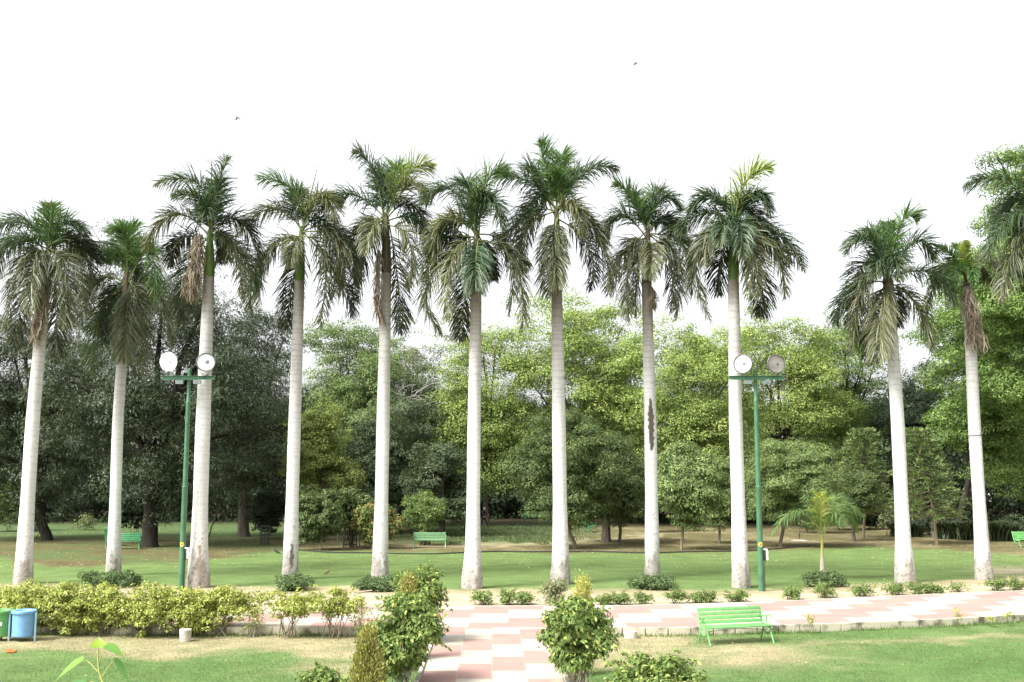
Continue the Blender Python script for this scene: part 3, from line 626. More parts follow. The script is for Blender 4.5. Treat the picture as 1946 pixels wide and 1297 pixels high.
# hedge along the near side of the path
HG = 'hedge shrubs in front of the path'
hz = [(-40, 1123, 150, 1203, 5200, 'hedge shrub behind the green bin at the left edge'),
      (50, 1115, 135, 1205, 5200, 'full hedge shrub behind the blue bin'),
      (135, 1113, 125, 1207, 5600, 'bright hedge shrub just right of the bins'),
      (205, 1115, 118, 1207, 5400, 'hedge shrub below the second palm mound'),
      (275, 1117, 118, 1208, 5200, 'hedge shrub left of the left lamp post foot'),
      (345, 1121, 118, 1208, 5000, 'hedge shrub over the beige stone pot'),
      (415, 1121, 124, 1208, 5600, 'dense last full hedge shrub before the gap'),
      (545, 1125, 110, 1212, 3900, 'leggy hedge shrub with open bare stems below the fourth palm'),
      (635, 1123, 105, 1212, 3900, 'tall thin hedge shrub left of the tall path bush')]
for i, (cx_, tp_, w_, b_, nl, lab) in enumerate(hz):
    leggy = cx_ > 500
    bush(lab, cx_, tp_, w_, b_, 'hedge', 300 + i, name='hedge_shrub', cat='hedge', group=HG, z=SUNK, bot=(1172 if leggy else 1199), nleaf=nl + 5500 * (not leggy), leaf=0.075, nlobe=26 if not leggy else 16, lobe=0.34, clump=0.09, wf=1.3, nst=13, sr=0.016, depth=0.8, shoots=22, sparse=0.3 if leggy else 0)
for i, (cx_, tp_, w_, b_, lab) in enumerate([(483, 1140, 50, 1211, 'nearly bare twiggy hedge shrub in the gap right of the dense ones'), (688, 1145, 45, 1211, 'nearly bare twiggy hedge shrub beside the tall path bush')]):
    bush(lab, cx_, tp_, w_, b_, 'hedge', 320 + i, name='hedge_shrub', cat='hedge', group=HG, z=SUNK, nleaf=420, leaf=0.06, nlobe=14, lobe=0.3, clump=0.2, nst=14, sr=0.013, sc_=(0.30, 0.26, 0.20))
# path bushes
PB = 'tall leafy bushes beside the entry path'
bush('tallest leafy bush on the left of the entry path, bare grey stems below', 768, 1128, 135, 1297, 'ficus', 331, z=SUNK, Y=21.0, bot=1288, nleaf=11500, leaf=0.105, asp=0.46, hang=0.9, nlobe=44, lobe=0.27, clump=0.075, nst=26, sr=0.013, sc_=(0.33, 0.30, 0.24), group=PB, wf=0.92, shoots=46)
bush('leafy bush further back at the path corner, top in front of the far lawn', 795, 1068, 92, 1200, 'ficus', 332, z=SUNK, Y=26.0, bot=1204, nleaf=9000, leaf=0.10, asp=0.46, hang=0.8, nlobe=34, lobe=0.28, clump=0.08, nst=16, sr=0.014, sc_=(0.2, 0.17, 0.13), group=PB, wf=0.92, shoots=46)
bush('leafy bush on the right of the entry path with pale stems below', 1099, 1134, 128, 1297, 'ficus', 333, z=SUNK, Y=20.8, bot=1280, nleaf=11500, leaf=0.105, asp=0.46, hang=0.9, nlobe=44, lobe=0.27, clump=0.075, nst=30, sr=0.012, sc_=(0.36, 0.33, 0.27), group=PB, wf=0.92, shoots=46)
bush('leafy bush cut by the bottom edge right of the entry path', 1240, 1243, 185, 1340, 'ficus', 334, z=SUNK, Y=17.5, bot=1372, nleaf=8000, leaf=0.10, asp=0.46, hang=0.8, nlobe=34, lobe=0.28, clump=0.08, nst=14, group=PB, wf=0.92, shoots=46)
bush('low light green bush cut by the bottom edge left of the golden cypress', 612, 1262, 110, 1340, 'ficus', 335, z=SUNK, Y=17.5, bot=1380, nleaf=4200, leaf=0.09, asp=0.46, hang=0.5, nlobe=18, lobe=0.28, clump=0.14, nst=14, group=PB)
def thuja(label, cx, top, w, Y, kind, seed, z=SUNK, n=9000, leaf=0.07):
    r = np.random.default_rng(seed); tp = P(cx, top, Y); t = thing('cypress_shrub', (tp[0], Y, z), label, 'cypress', 'golden dwarf cypresses')
    H = tp[2] - z; Rm = w / F * Y / 2; nb = 130
    hb = r.random(nb) ** 0.8; ab = r.uniform(0, 6.283, nb); rb = Rm * (1 - hb) ** 0.75 * r.uniform(0.75, 1.05, nb)
    cb = np.stack([tp[0] + np.cos(ab) * rb, Y + np.sin(ab) * rb, z + 0.08 + hb * H * 0.95], 1)
    i = r.integers(0, nb, n); B = cb[i] + r.normal(size=(n, 3)) * np.array([0.055, 0.055, 0.09])
    D = nrm(np.stack([np.cos(ab[i]) * 0.5, np.sin(ab[i]) * 0.5, np.full(n, 1.0)], 1) + r.normal(size=(n, 3)) * 0.35); Nn = nrm(np.cross(D, randdir(n, r)))
    L = leaf * r.uniform(0.6, 1.3, n); V, Fs = leaf_quads(B, D, Nn, L, L * 0.35)
    quads('foliage', V, Fs, M_LEAF, t, np.repeat(palette(kind, n, r), 4, 0))
    trunk_mesh('stem', t, [(tp[0], Y, z - 0.05), (tp[0], Y, z + H * 0.45), (tp[0], Y, z + H * 0.9)], [0.035, 0.025, 0.006], (0.15, 0.11, 0.08), r=r)
thuja('golden dwarf cypress at the bottom beside the tall path bush', 700, 1208, 75, 19.6, 'thuja', 341)
thuja('brownish cypress tip rising between the two left path bushes', 776, 1102, 66, 23.6, 'thuja', 342)
thuja('bright yellow cypress spike behind the right path bush, left of two', 1101, 1104, 18, 22.8, 'gold', 343, n=2600, leaf=0.06)
thuja('bright yellow cypress spike behind the right path bush, right of two', 1114, 1107, 16, 22.9, 'gold', 344, n=2400, leaf=0.06)
# low shrubs planted along the far side of the path
LS = 'low shrubs along the far edge of the path'
for i, (cx_, tp_, w_, lab) in enumerate([
   (917, 1124, 42, 'low shrub at the left end of the row, beside the sixth palm'), (965, 1124, 34, 'low shrub second from the left of the row'),
   (995, 1128, 40, 'low shrub touching the tall greyish one'), (1150, 1132, 44, 'low shrub just right of the yellow cypress spikes'),
   (1176, 1128, 40, 'low shrub half behind the right path bush'), (1221, 1130, 36, 'low shrub in front of the eighth palm'),
   (1286, 1122, 32, 'upright low shrub just right of the eighth palm mound'), (1322, 1130, 34, 'thin low shrub behind the near bench, left of three'),
   (1347, 1124, 36, 'thin low shrub behind the near bench, middle of three'), (1400, 1126, 48, 'low shrub in front of the ninth palm'),
   (1507, 1117, 34, 'dark compact low shrub right of the right lamp post'), (1566, 1108, 48, 'large low shrub in front of the young palm'),
   (1640, 1112, 44, 'low shrub between the young palm and the tenth palm'), (1700, 1111, 44, 'low shrub at the foot of the tenth palm'),
   (1745, 1110, 44, 'low shrub with a tall shoot right of the tenth palm'), (1774, 1114, 40, 'bushy low shrub third from the right of the row'),
   (1820, 1112, 34, 'sparse low shrub of a few crossing twigs'), (1893, 1102, 46, 'low shrub at the foot of the eleventh palm'), (1930, 1100, 46, 'low shrub at the right end of the row')]):
    by_ = float(np.interp(cx_, KX, FARY)) - 2.5
    bush(lab, cx_, tp_ - 1, w_, by_, 'low', 400 + i, name='low_shrub', cat='shrub', group=LS, nleaf=(260 if 'sparse' in lab else 950), leaf=0.072, nlobe=15, lobe=0.3, clump=0.13, nst=13, sr=0.009, sc_=(0.12, 0.11, 0.07), shoots=12)
bush('greyish taller shrub with tangled bare twigs in front of the seventh palm', 1052, 1098, 66, 1152, 'grey', 430, name='low_shrub', cat='shrub', nleaf=1500, leaf=0.09, nlobe=12, clump=0.18, nst=22, sr=0.011, sc_=(0.28, 0.25, 0.20))
# seedling shrubs against the kerb on the lawn side
for i, (cx_, tp_, b_, w_, lab) in enumerate([(1540, 1168, 1204, 17, 'tiny yellow green seedling at the kerb right of the near bench'), (1819, 1151, 1195, 20, 'tiny yellow green seedling with bare stem, tallest at the kerb'),
      (1882, 1176, 1192, 14, 'tiny low seedling at the kerb near the right edge'), (1915, 1164, 1190, 15, 'tiny seedling at the kerb closest to the right edge')]):
    bush(lab, cx_, tp_, w_, b_, 'hedge', 440 + i, name='seedling', cat='seedling', group='seedlings at the kerb', z=SUNK, nleaf=130, leaf=0.055, bot=b_ - 12, nlobe=6, clump=0.25, nst=3, sr=0.006, sc_=(0.12, 0.10, 0.05))
# ground cover cushions at palm feet
for i, (cx_, tp_, b_, w_, lab) in enumerate([(211, 1089, 1119, 100, 'leafy ground cover cushion round the foot of the second palm'), (551, 1095, 1125, 86, 'leafy ground cover cushion round the foot of the fourth palm'),
      (712, 1097, 1127, 76, 'leafy ground cover cushion round the foot of the fifth palm'), (1240, 1096, 1123, 80, 'leafy ground cover cushion round the foot of the eighth palm'),
      (1563, 1088, 1118, 70, 'leafy ground cover cushion round the foot of the young palm')]):
    bush(lab, cx_, tp_ + 4, w_ * 1.15, b_ - 4, 'cover', 450 + i, name='ground_cover', cat='plant', group='ground cover cushions at palm feet', nleaf=5200, leaf=0.085, nlobe=26, lobe=0.32, clump=0.06, nst=6, sr=0.006, depth=0.9, wf=1.1, hang=0.1)
# mid distance bushes
bush('tall columnar bush draped to the ground right of the fourth palm', 608, 928, 88, 1046, 'roundd', 461, wf=1.05, nleaf=21000, leaf=0.13, nlobe=36, lobe=0.3, clump=0.1, hang=0.9)
bush('dark glossy shrub growing out of an iron tree guard', 668, 912, 84, 1040, 'roundd', 462, bot=1008, nleaf=11000, leaf=0.17, nlobe=20, clump=0.13, hang=0.5, sr=0.03, sc_=(0.04, 0.035, 0.03))
bush('bush with orange flower tips behind the fifth palm', 716, 952, 100, 1043, 'flower', 463, nleaf=9500, leaf=0.16, nlobe=28, lobe=0.3, clump=0.11, hang=0.3, sr=0.03)
bush('rounded light green bush behind the far light green bench', 808, 933, 82, 1037, 'low', 464, bot=1018, nleaf=9500, leaf=0.14, asp=0.3, hang=0.0, nlobe=28, lobe=0.3, clump=0.1, nst=14, sr=0.03, sc_=(0.05, 0.04, 0.03))
bush('wispy small bush with arching twigs left of the sixth palm', 880, 958, 56, 1008, 'low', 465, nleaf=1400, leaf=0.16, asp=0.25, nlobe=14, clump=0.14, sparse=0.3)
bush('light green bush low at the left edge behind the first palm', 14, 905, 100, 1010, 'low', 466, nleaf=9000, leaf=0.17, nlobe=24, clump=0.12)
bush('thin pale leafed bush in the shade left of the second palm', 158, 978, 52, 1008, 'pale', 467, nleaf=420, leaf=0.2, nlobe=10, sparse=0.3)
bush('pale silvery shrub left of the tenth palm', 1690, 962, 52, 1018, 'pale', 468, nleaf=3000, leaf=0.18, nlobe=16, clump=0.14)
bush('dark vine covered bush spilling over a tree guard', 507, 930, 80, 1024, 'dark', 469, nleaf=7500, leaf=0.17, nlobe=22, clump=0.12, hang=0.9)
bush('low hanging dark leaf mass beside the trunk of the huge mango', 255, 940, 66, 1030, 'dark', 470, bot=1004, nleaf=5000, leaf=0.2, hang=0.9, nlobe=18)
# dark undergrowth shrubs on the right, with strap leaves
def strap_plant(label, cx, base, h, w, seed):
    r = np.random.default_rng(seed); g0 = G(cx, base); t = thing('strap_leaf_plant', g0, label, 'plant', 'dark strap leaved plants under the right trees')
    n = 260; hm = h / F * g0[1]; wm = w / F * g0[1] / 2
    b = g0 + np.stack([r.uniform(-wm, wm, n), r.uniform(-0.8, 0.8, n), np.full(n, 0)], 1); a = r.uniform(0, 6.283, n)
    V, f = [], []
    for i in range(n):
        o = np.array([math.cos(a[i]), math.sin(a[i]), 0]); s = np.array([-o[1], o[0], 0]); L = hm * r.uniform(0.7, 1.1)
        pts = [b[i] + o * L * 0.55 * u ** 1.6 + np.array([0, 0, L * (u - 0.45 * u ** 3)]) for u in (0, 0.35, 0.7, 1.0)]
        ws_ = [0.04, 0.06, 0.045, 0.006]; k = len(V)
        for p_, q in zip(pts, ws_): V += [p_ - s * q, p_ + s * q]
        f += [(k + 2 * u, k + 2 * u + 1, k + 2 * u + 3, k + 2 * u + 2) for u in range(3)]
    col = np.repeat(palette('mango', n, r), 8, 0); quads('leaves', V, f, M_GLOSSLEAF, t, col)
for i, (cx_, b_, h_, w_, lab) in enumerate([(1722, 1020, 44, 46, 'dark strap leaved clump right of the tenth palm, left end of the bed'), (1805, 1024, 52, 50, 'dark strap leaved clump in the bed left of the eleventh palm'),
      (1838, 1026, 58, 46, 'dark strap leaved clump just behind the eleventh palm trunk'), (1892, 1028, 58, 50, 'dark strap leaved clump just right of the eleventh palm')]):
    strap_plant(lab, cx_, b_, h_, w_, 480 + i)
bush('dark green leafy shrub at the right edge of the shady bed', 1935, 985, 90, 1028, 'mango', 485, name='bed_shrub', cat='shrub', nleaf=7000, leaf=0.16, nlobe=22, clump=0.12)
bush('dark rounded shrub behind the leaning conifer', 1770, 975, 80, 1018, 'mango', 486, name='bed_shrub', cat='shrub', nleaf=6000, leaf=0.16, nlobe=22, clump=0.12)
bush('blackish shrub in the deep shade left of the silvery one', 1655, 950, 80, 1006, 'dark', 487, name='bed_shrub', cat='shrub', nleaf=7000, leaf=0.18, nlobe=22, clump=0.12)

# bare grey dead branches in the gap
def dead_tree():
    r = np.random.default_rng(55); Y0 = 78; b = P(752, 900, Y0); t = thing('dead_tree', (b[0], Y0, 0), 'leafless grey dead tree with tangled twigs left of the gap', 'tree')
    L = []; root = np.array([b[0], Y0, 0.0]); fork = P(765, 790, Y0); trunk_mesh('trunk', t, [root, (root + fork) / 2, fork], [0.12, 0.09, 0.06], (0.30, 0.28, 0.25), r=r)
    for k in range(26):
        e = P(r.uniform(735, 845), r.uniform(722, 785), Y0 - 1.5 + r.uniform(-1, 1)); L.append(limb(fork + r.normal(size=3) * 0.15, e, 0.035, r, 6, 0.25, 0.1))
        L.append(limb(L[-1][0][3], e + r.normal(size=3) * 0.7, 0.018, r, 5, 0.2, 0.05))
    V, f = np.zeros((0, 3)), []
    for p_, rr in L:
        v_, f_ = tube_vf(p_, rr, 4); f += [tuple(len(V) + i for i in q) for q in f_]; V = np.concatenate([V, v_])
    quads('branches', V, f, M_BARK, t, np.tile([0.36, 0.34, 0.31], (len(V), 1)))
dead_tree()
def lean_stem(label, x0, y0, x1, y1):
    a = G(x0, y0); t = thing('leaning_sapling', a, label, 'sapling'); e = P(x1, y1, a[1])
    r = np.random.default_rng(5); trunk_mesh('stem', t, limb(a, e, 0.05, r, 6, 0.05, 0.04)[0], np.linspace(0.05, 0.03, 6), (0.16, 0.13, 0.10), r=r)
    crown('foliage', t, e + [0, 0, 0.5], (0.8, 0.6, 0.5), 'mango', r, nlobe=8, nleaf=700, leaf=0.2, asp=0.26)
lean_stem('thin leaning sapling stem right of the third palm', 394, 1028, 415, 968)

# ------------------------------------------------------------------ palms
TONE = {'f': (0.090, 0.165, 0.050), 'g': (0.058, 0.100, 0.052), 'o': (0.092, 0.112, 0.060), 'p': (0.165, 0.180, 0.095), 'y': (0.24, 0.31, 0.06), 'k': (0.040, 0.052, 0.034), 'b': (0.30, 0.24, 0.19)}  # k: far-side fronds, their shade put into a darker green
def frond_mesh(p0, p1, p2, tone, r, leafL=0.9, n=125, wide=0.041, side_hint=None, rach=0.035, stiff=0.68, droop=1.0):
    """quadratic curve through p0, p1 (half way), p2 with plumose drooping leaflets"""
    c1 = 2 * p1 - 0.5 * (p0 + p2)
    tt = np.linspace(0, 1, 15)[:, None]; cur = (1 - tt) ** 2 * p0 + 2 * tt * (1 - tt) * c1 + tt ** 2 * p2
    RV, RF = tube_vf(cur, np.linspace(rach, 0.006, 15), 5); RV = np.array(RV)
    u = np.repeat(np.linspace(0.13, 1.0, n), 2); u = np.clip(u + r.uniform(-0.006, 0.006, 2 * n), 0, 1)[:, None]; sg = np.tile([1.0, -1.0], n)[:, None]
    B = (1 - u) ** 2 * p0 + 2 * u * (1 - u) * c1 + u ** 2 * p2; T = nrm(2 * (1 - u) * (c1 - p0) + 2 * u * (p2 - c1))
    hor = p2 - p0; hor = np.array([hor[0], hor[1], 0]); 
    if np.linalg.norm(hor) < 0.3: hor = np.array([0.3, -1.0, 0])
    S0 = nrm(np.cross(nrm(hor), np.array([0, 0, 1.0]))); S = nrm(S0 - T * np.sum(T * S0, 1, keepdims=True)); Nn = np.cross(S, T)
    Nn = np.where(Nn[:, 2:3] < -0.05, -Nn, Nn)
    ph = np.where(r.random((2 * n, 1)) < 0.5, r.normal(-0.1, 0.35, (2 * n, 1)), r.normal(stiff, 0.3, (2 * n, 1))); fwd = (0.5 if tone in 'fy' else 0.6) + 0.6 * u
    D = nrm(T * fwd + sg * S * np.cos(ph) + Nn * np.sin(ph))
    Lf = leafL * (np.sin(np.clip(u * 0.92 + 0.12, 0, 1) * np.pi) ** 0.45 * 0.8 + 0.2) * r.uniform(0.8, 1.15, (2 * n, 1))
    drp = r.uniform(0.15, 1.0, (2 * n, 1)) * (0.55 if tone in 'fy' else 1.05) * droop
    g = np.array([0, 0, -1.0]); wv = nrm(np.cross(D, nrm(Nn + r.normal(size=(2 * n, 3)) * 0.5)))
    pts = [B]; cur_ = B; d = D
    for k in range(1, 4):
        cur_ = cur_ + d * Lf / 3; pts.append(cur_); d = nrm(d + g * drp * 0.80)
    ww = [0.6, 1.0, 0.75, 0.08]; V = []
    for p_, q in zip(pts, ww): V += [p_ - wv * wide * q / 2, p_ + wv * wide * q / 2]
    V = np.stack(V, 1).reshape(-1, 3); m = 2 * n; k = np.arange(m)[:, None] * 8
    Fs = np.concatenate([k + np.array([[2 * q, 2 * q + 1, 2 * q + 3, 2 * q + 2]]) for q in range(3)], 0)
    base = np.array(TONE[tone]); col = base * r.uniform(0.65, 1.35, (m, 1))
    dry = r.random(m) < (0.08 if tone in 'gfk' else 0.2); col = np.where(dry[:, None], col * 0.5 + np.array([0.24, 0.20, 0.11]) * 0.5, col)
    if tone in 'go': col = col * (1 - 0.25 * u ** 4) + np.array([0.22, 0.20, 0.08]) * 0.25 * u ** 4
    tipc = np.ones(8); cv = np.repeat(col, 8, 0)
    rc = np.tile(np.array([0.20, 0.24, 0.09]) if tone != 'b' else np.array([0.25, 0.17, 0.11]), (len(RV), 1))
    return np.concatenate([RV, V]), np.concatenate([np.array(RF), Fs + len(RV)]), np.concatenate([rc, cv])
def dead_mesh(p0, p1, p2, r, width=0.32, n=260):
    c1 = 2 * p1 - 0.5 * (p0 + p2); u = r.uniform(0.02, 1, n)[:, None]; B = (1 - u) ** 2 * p0 + 2 * u * (1 - u) * c1 + u ** 2 * p2
    B = B + r.normal(size=(n, 3)) * np.array([width / 2.4, width / 3, 0.05]) * np.sin(np.clip(u * 2.4 + 0.35, 0, 1.9))
    D = nrm(np.array([0, 0, -1.0]) + r.normal(size=(n, 3)) * 0.22); S = nrm(np.cross(D, randdir(n, r))); L = r.uniform(0.35, 0.75, n)[:, None]; ph = r.uniform(0, 6.28, n)
    V = []
    for k in range(5):
        s = k / 4; q = B + D * L * s + S * 0.035 * np.sin(s * 6 + ph)[:, None]; wd = 0.028 * (1 - 0.8 * s)
        V += [q - S * wd, q + S * wd]
    V = np.stack(V, 1).reshape(-1, 3); k = np.arange(n)[:, None] * 10
    Fs = np.concatenate([k + np.array([[2 * q, 2 * q + 1, 2 * q + 3, 2 * q + 2]]) for q in range(4)], 0)
    col = np.array([[0.25, 0.21, 0.165], [0.33, 0.29, 0.235], [0.18, 0.15, 0.12], [0.26, 0.19, 0.14]])[r.integers(0, 4, n)] * r.uniform(0.8, 1.2, (n, 1))
    return V, Fs, np.repeat(col, 10, 0)
def trunk_cols(V, H, r, scar=None, tongue=None, brown=0.16, basebark=0.75):
    z = V[:, 2]; a = np.arctan2(V[:, 0], -V[:, 1]); h = z / H
    ring = 0.5 + 0.5 * np.sin(z * 34 + 2.6 * np.sin(z * 5.3) + 1.7 * np.sin(z * 2.1 + 1) + 0.25 * np.sin(a * 2)); ring2 = np.sin(z * 3.1 + r.uniform(0, 6)) * 0.5 + 0.5
    white = np.array([0.70, 0.695, 0.69]); grey = np.array([0.34, 0.32, 0.30]); br = np.array([0.175, 0.145, 0.115]); bark = np.array([0.235, 0.20, 0.155])
    up = ss(0.45, 0.95, h + 0.05 * np.sin(a * 2 + z))
    c = mixc(np.tile(white, (len(z), 1)), grey, up * 0.85 + 0.05)
    c = c * (1 - (0.11 + 0.14 * up) * (ring > 0.86) - 0.04 * ring2)[:, None]
    tp = ss(1 - brown, 1.0, h); c = mixc(c, br, tp * 0.9)
    jag = basebark + 0.22 * np.sin(a * 3 + r.uniform(0, 6)) + 0.16 * np.sin(a * 7 + r.uniform(0, 6)) + 0.08 * np.sin(a * 13 + z * 9)
    bb = 1 - ss(-0.06, 0.06, z - jag * 0.8); mott = 0.6 + 0.55 * r.random(len(z)); c = mixc(c, bark, bb * 0.85); crk = (np.sin(a * 5 + 2.2 * np.sin(z * 0.9 + a) + r.uniform(0, 6)) > 0.93) & (r.random(len(z)) < 0.5); c = np.where(crk[:, None], c * 0.82, c); alg = np.clip(np.sin(a * 2 + r.uniform(0, 6)) * np.sin(z * 0.8 + r.uniform(0, 6)), 0, 1); c = mixc(c, np.array([0.40, 0.39, 0.37]), alg * 0.35); c = np.where((bb > 0.3)[:, None], c * mott[:, None], c)
    dust = 1 - ss(0.4, 2.8, z + 0.3 * np.sin(a * 4)); c = mixc(c, np.array([0.42, 0.39, 0.36]), dust * 0.5)
    spk = (r.random(len(z)) < 0.07 * (1 - ss(0.5, 3.2, z))); c = np.where(spk[:, None], c * 0.5, c)
    if scar is not None:
        for (z0, z1, aw, ac) in scar:
            t = (z - z0) / (z1 - z0); inside = (t > 0) & (t < 1) & (np.abs(a - ac) < aw * np.clip(np.sin(np.clip(t, 0, 1) * np.pi), 0, 1) ** 0.4 * (0.85 + 0.12 * np.sin(z * 23 + a * 3) + 0.14 * np.sin(z * 7)))
            c = np.where(inside[:, None], np.array([0.10, 0.085, 0.07]) * (0.7 + 0.6 * r.random(len(z)))[:, None], c)
    if tongue is not None:
        for (z0, z1, aw, ac, tc_) in tongue:
            inside = (z > z0) & (z < z1) & (np.abs(a - ac) < aw * (0.9 + 0.2 * np.sin(z * 9))); c = np.where(inside[:, None], np.array(tc_) * (0.75 + 0.4 * r.random(len(z)))[:, None], c)
    return c
PG = 'row of tall royal palms with whitish trunks'
def palm(idx, base, midp, top, crn, fronds, label, dead=(), shaft=True, r_base=0.37, r_mid=0.258, r_top=0.20, shc=(0.10, 0.16, 0.035), spear=None, scar=None, tongue=None, brown=0.16, basebark=0.95, fl=1.13, flush=1, Yd=None):
    r = np.random.default_rng(1000 + idx); g0 = G(*base) if Yd is None else np.array([P(base[0], 1000, Yd)[0], Yd, 0.0]); Y0 = g0[1]
    t = thing('royal_palm', g0, label, 'palm tree', PG)
    tp = P(*top, Y0); md = P(*midp, Y0); H = tp[2]
    seg = 40; nr = 230; zz = np.linspace(-0.05, H, nr)
    pxx = np.interp(zz, [0, md[2], H], [0, md[0] - g0[0], tp[0] - g0[0]])
    ker = np.ones(41) / 41; pxx = np.convolve(np.pad(pxx, 20, mode='edge'), ker, 'valid')
    rad = np.interp(zz, [-0.1, 0.25, 0.7, 1.5, 3.0, H * 0.5, H * 0.8, H], [r_base, r_base * 1.03, r_base * 0.93, r_mid * 1.16, r_mid * 1.0, r_mid * 1.0, (r_mid + r_top) / 2 * 0.98, r_top])
    rad = np.convolve(np.pad(rad, 3, mode='edge'), np.ones(7) / 7, 'valid') * (1 + 0.006 * np.sin(zz * 19))
    a = np.arange(seg) * 2 * np.pi / seg
    lump = 1 + (0.05 * np.sin(a * 3 + idx) + 0.03 * np.sin(a * 7 + 2 * idx))[None, :] * (1 - ss(0.2, 1.2, zz))[:, None] + 0.02 * r.normal(size=(nr, seg)) * (1 - ss(0.3, 0.7, zz))[:, None]
    V = np.stack([pxx[:, None] + rad[:, None] * lump * np.sin(a), -rad[:, None] * lump * np.cos(a), np.repeat(zz[:, None], seg, 1)], -1)
    col = trunk_cols(np.stack([(V[..., 0] - pxx[:, None]), V[..., 1], V[..., 2]], -1).reshape(-1, 3), H, r, scar, tongue, brown, basebark)
    ii = np.arange(nr * seg).reshape(nr, seg); j2 = np.roll(ii, -1, 1)
    Fs = np.stack([ii[:-1], j2[:-1], j2[1:], ii[1:]], -1).reshape(-1, 4)
    quads('trunk', V.reshape(-1, 3), Fs, M_PALMBARK, t, col, smooth=True, off=False)
    c0 = P(*crn, Y0)
    if True:
        zs = np.linspace(0, 1, 12)[:, None]; pts = tp + (c0 + [0, 0, 0.25] - tp) * zs; rr = np.interp(zs[:, 0], [0, 0.12, 0.5, 1], [r_top * 0.98, r_top * 1.08, r_top * 0.85, r_top * 0.35])
        V2, F2 = tube_vf(pts, rr, 16); cc = np.tile(shc if shaft else (0.11, 0.085, 0.05), (len(V2), 1)) * r.uniform(0.85, 1.15, (len(V2), 1)); quads('crownshaft', V2, F2, M_GLOSSLEAF, t, cc, smooth=True)
    for f in fronds:
        (mx, my), (ex, ey), dz, tone = f[:4]; k = f[4] if len(f) > 4 else 0
        s0 = c0 + np.array([0, 0, 0.0]) + np.array([r.normal() * 0.05, r.normal() * 0.05, r.uniform(-0.25, 0.2)])
        p2 = P(ex, ey, Y0 + dz); p1 = P(mx, my, Y0 + dz * 0.6)
        V_, F_, C_ = frond_mesh(s0, p1, p2, tone, r, leafL=fl * r.uniform(0.92, 1.1) * float(np.clip((np.linalg.norm(p1 - s0) + np.linalg.norm(p2 - p1)) / 2.6, 0.55, 1.0)))
        quads('frond', V_, F_, M_FROND, t, C_)
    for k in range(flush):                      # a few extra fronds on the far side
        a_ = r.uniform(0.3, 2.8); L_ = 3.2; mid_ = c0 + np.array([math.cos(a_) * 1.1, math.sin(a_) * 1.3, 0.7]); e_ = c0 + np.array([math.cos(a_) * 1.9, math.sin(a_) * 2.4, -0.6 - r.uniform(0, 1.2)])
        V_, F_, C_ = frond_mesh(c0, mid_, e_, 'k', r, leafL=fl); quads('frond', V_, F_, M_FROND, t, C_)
    for (sx, sy), (mx, my), (ex, ey), wd_ in dead:
        V_, F_, C_ = dead_mesh(P(sx, sy, Y0 - 0.35), P(mx, my, Y0 - 0.45), P(ex, ey, Y0 - 0.4), r, wd_, int(160 + 700 * wd_)); quads('dead_frond', V_, F_, M_DEAD, t, C_)
    if spear:
        e = P(*spear, Y0); V2, F2 = tube_vf(np.array([c0, c0 * 0.5 + e * 0.5, e]), [0.05, 0.03, 0.004], 6); quads('spear_leaf', V2, F2, M_FROND, t, np.tile([0.12, 0.2, 0.06], (len(V2), 1)))
    return t
A_ = math.pi
palm(1, (43, 1110), (62, 800), (86, 545), (91, 480), [((99, 435), (95, 388), 0.3, 'f'), ((50, 425), (-12, 436), 0.2, 'g'), ((38, 455), (-35, 520), -0.8, 'g'), ((42, 500), (8, 640), -0.6, 'o'), ((12, 470), (-25, 575), 0.8, 'g'), ((52, 540), (28, 668), 1.2, 'k'),
  ((124, 425), (166, 450), 0.3, 'g'), ((125, 520), (120, 628), -0.9, 'o'), ((108, 570), (104, 678), 0.8, 'k'), ((145, 510), (166, 600), 0.9, 'o'), ((66, 500), (58, 600), -1.2, 'o'), ((135, 455), (190, 500), 1.5, 'k')],
  'royal palm at the far left with a brown hanging dead frond', dead=[((84, 515), (78, 575), (67, 640), 0.28)], shaft=False, spear=(100, 370), r_base=0.34, r_mid=0.25)
palm(2, (215, 1095), (224, 800), (237, 600), (241, 530), [((236, 450), (212, 440), -0.8, 'f'), ((246, 465), (254, 428), 0.4, 'f'), ((180, 470), (95, 520), 0.3, 'g'), ((285, 480), (293, 580), -0.7, 'f'), ((266, 590), (270, 715), -0.3, 'o'), ((300, 565), (325, 665), 0.6, 'o'),
  ((240, 610), (238, 688), -1.3, 'o'), ((180, 540), (150, 640), -0.6, 'o'), ((192, 600), (178, 712), 0.5, 'g'), ((268, 470), (285, 480), 0.9, 'f'), ((215, 580), (205, 650), 1.0, 'k'), ((222, 470), (205, 500), 0.8, 'g')],
  'shorter royal palm second from the left, crown in front of the dark mango', shaft=False, spear=(249, 392), fl=1.15, r_base=0.30, r_mid=0.22)
palm(3, (376, 1117), (386, 800), (397, 527), (399, 448), [((376, 350), (293, 352), -0.3, 'g'), ((385, 385), (330, 372), -1.2, 'g'), ((413, 365), (432, 298), 0.2, 'g'), ((410, 395), (417, 345), 0.8, 'g'), ((332, 408), (277, 480), 0.2, 'o'), ((345, 455), (328, 505), 0.9, 'k'), ((357, 525), (352, 610), 1.0, 'k'),
  ((442, 470), (460, 566), -0.5, 'o'), ((464, 490), (482, 560), 0.8, 'g'), ((392, 400), (394, 415), -1.3, 'g'), ((425, 455), (420, 500), 1.2, 'k')],
  'royal palm third from the left with a long brown dead frond and green crownshaft', dead=[((380, 440), (370, 510), (365, 545), 0.34)], spear=(403, 282),
  tongue=[(0.3, 1.5, 0.22, 0.35, (0.36, 0.31, 0.24))], r_base=0.40, r_mid=0.265)
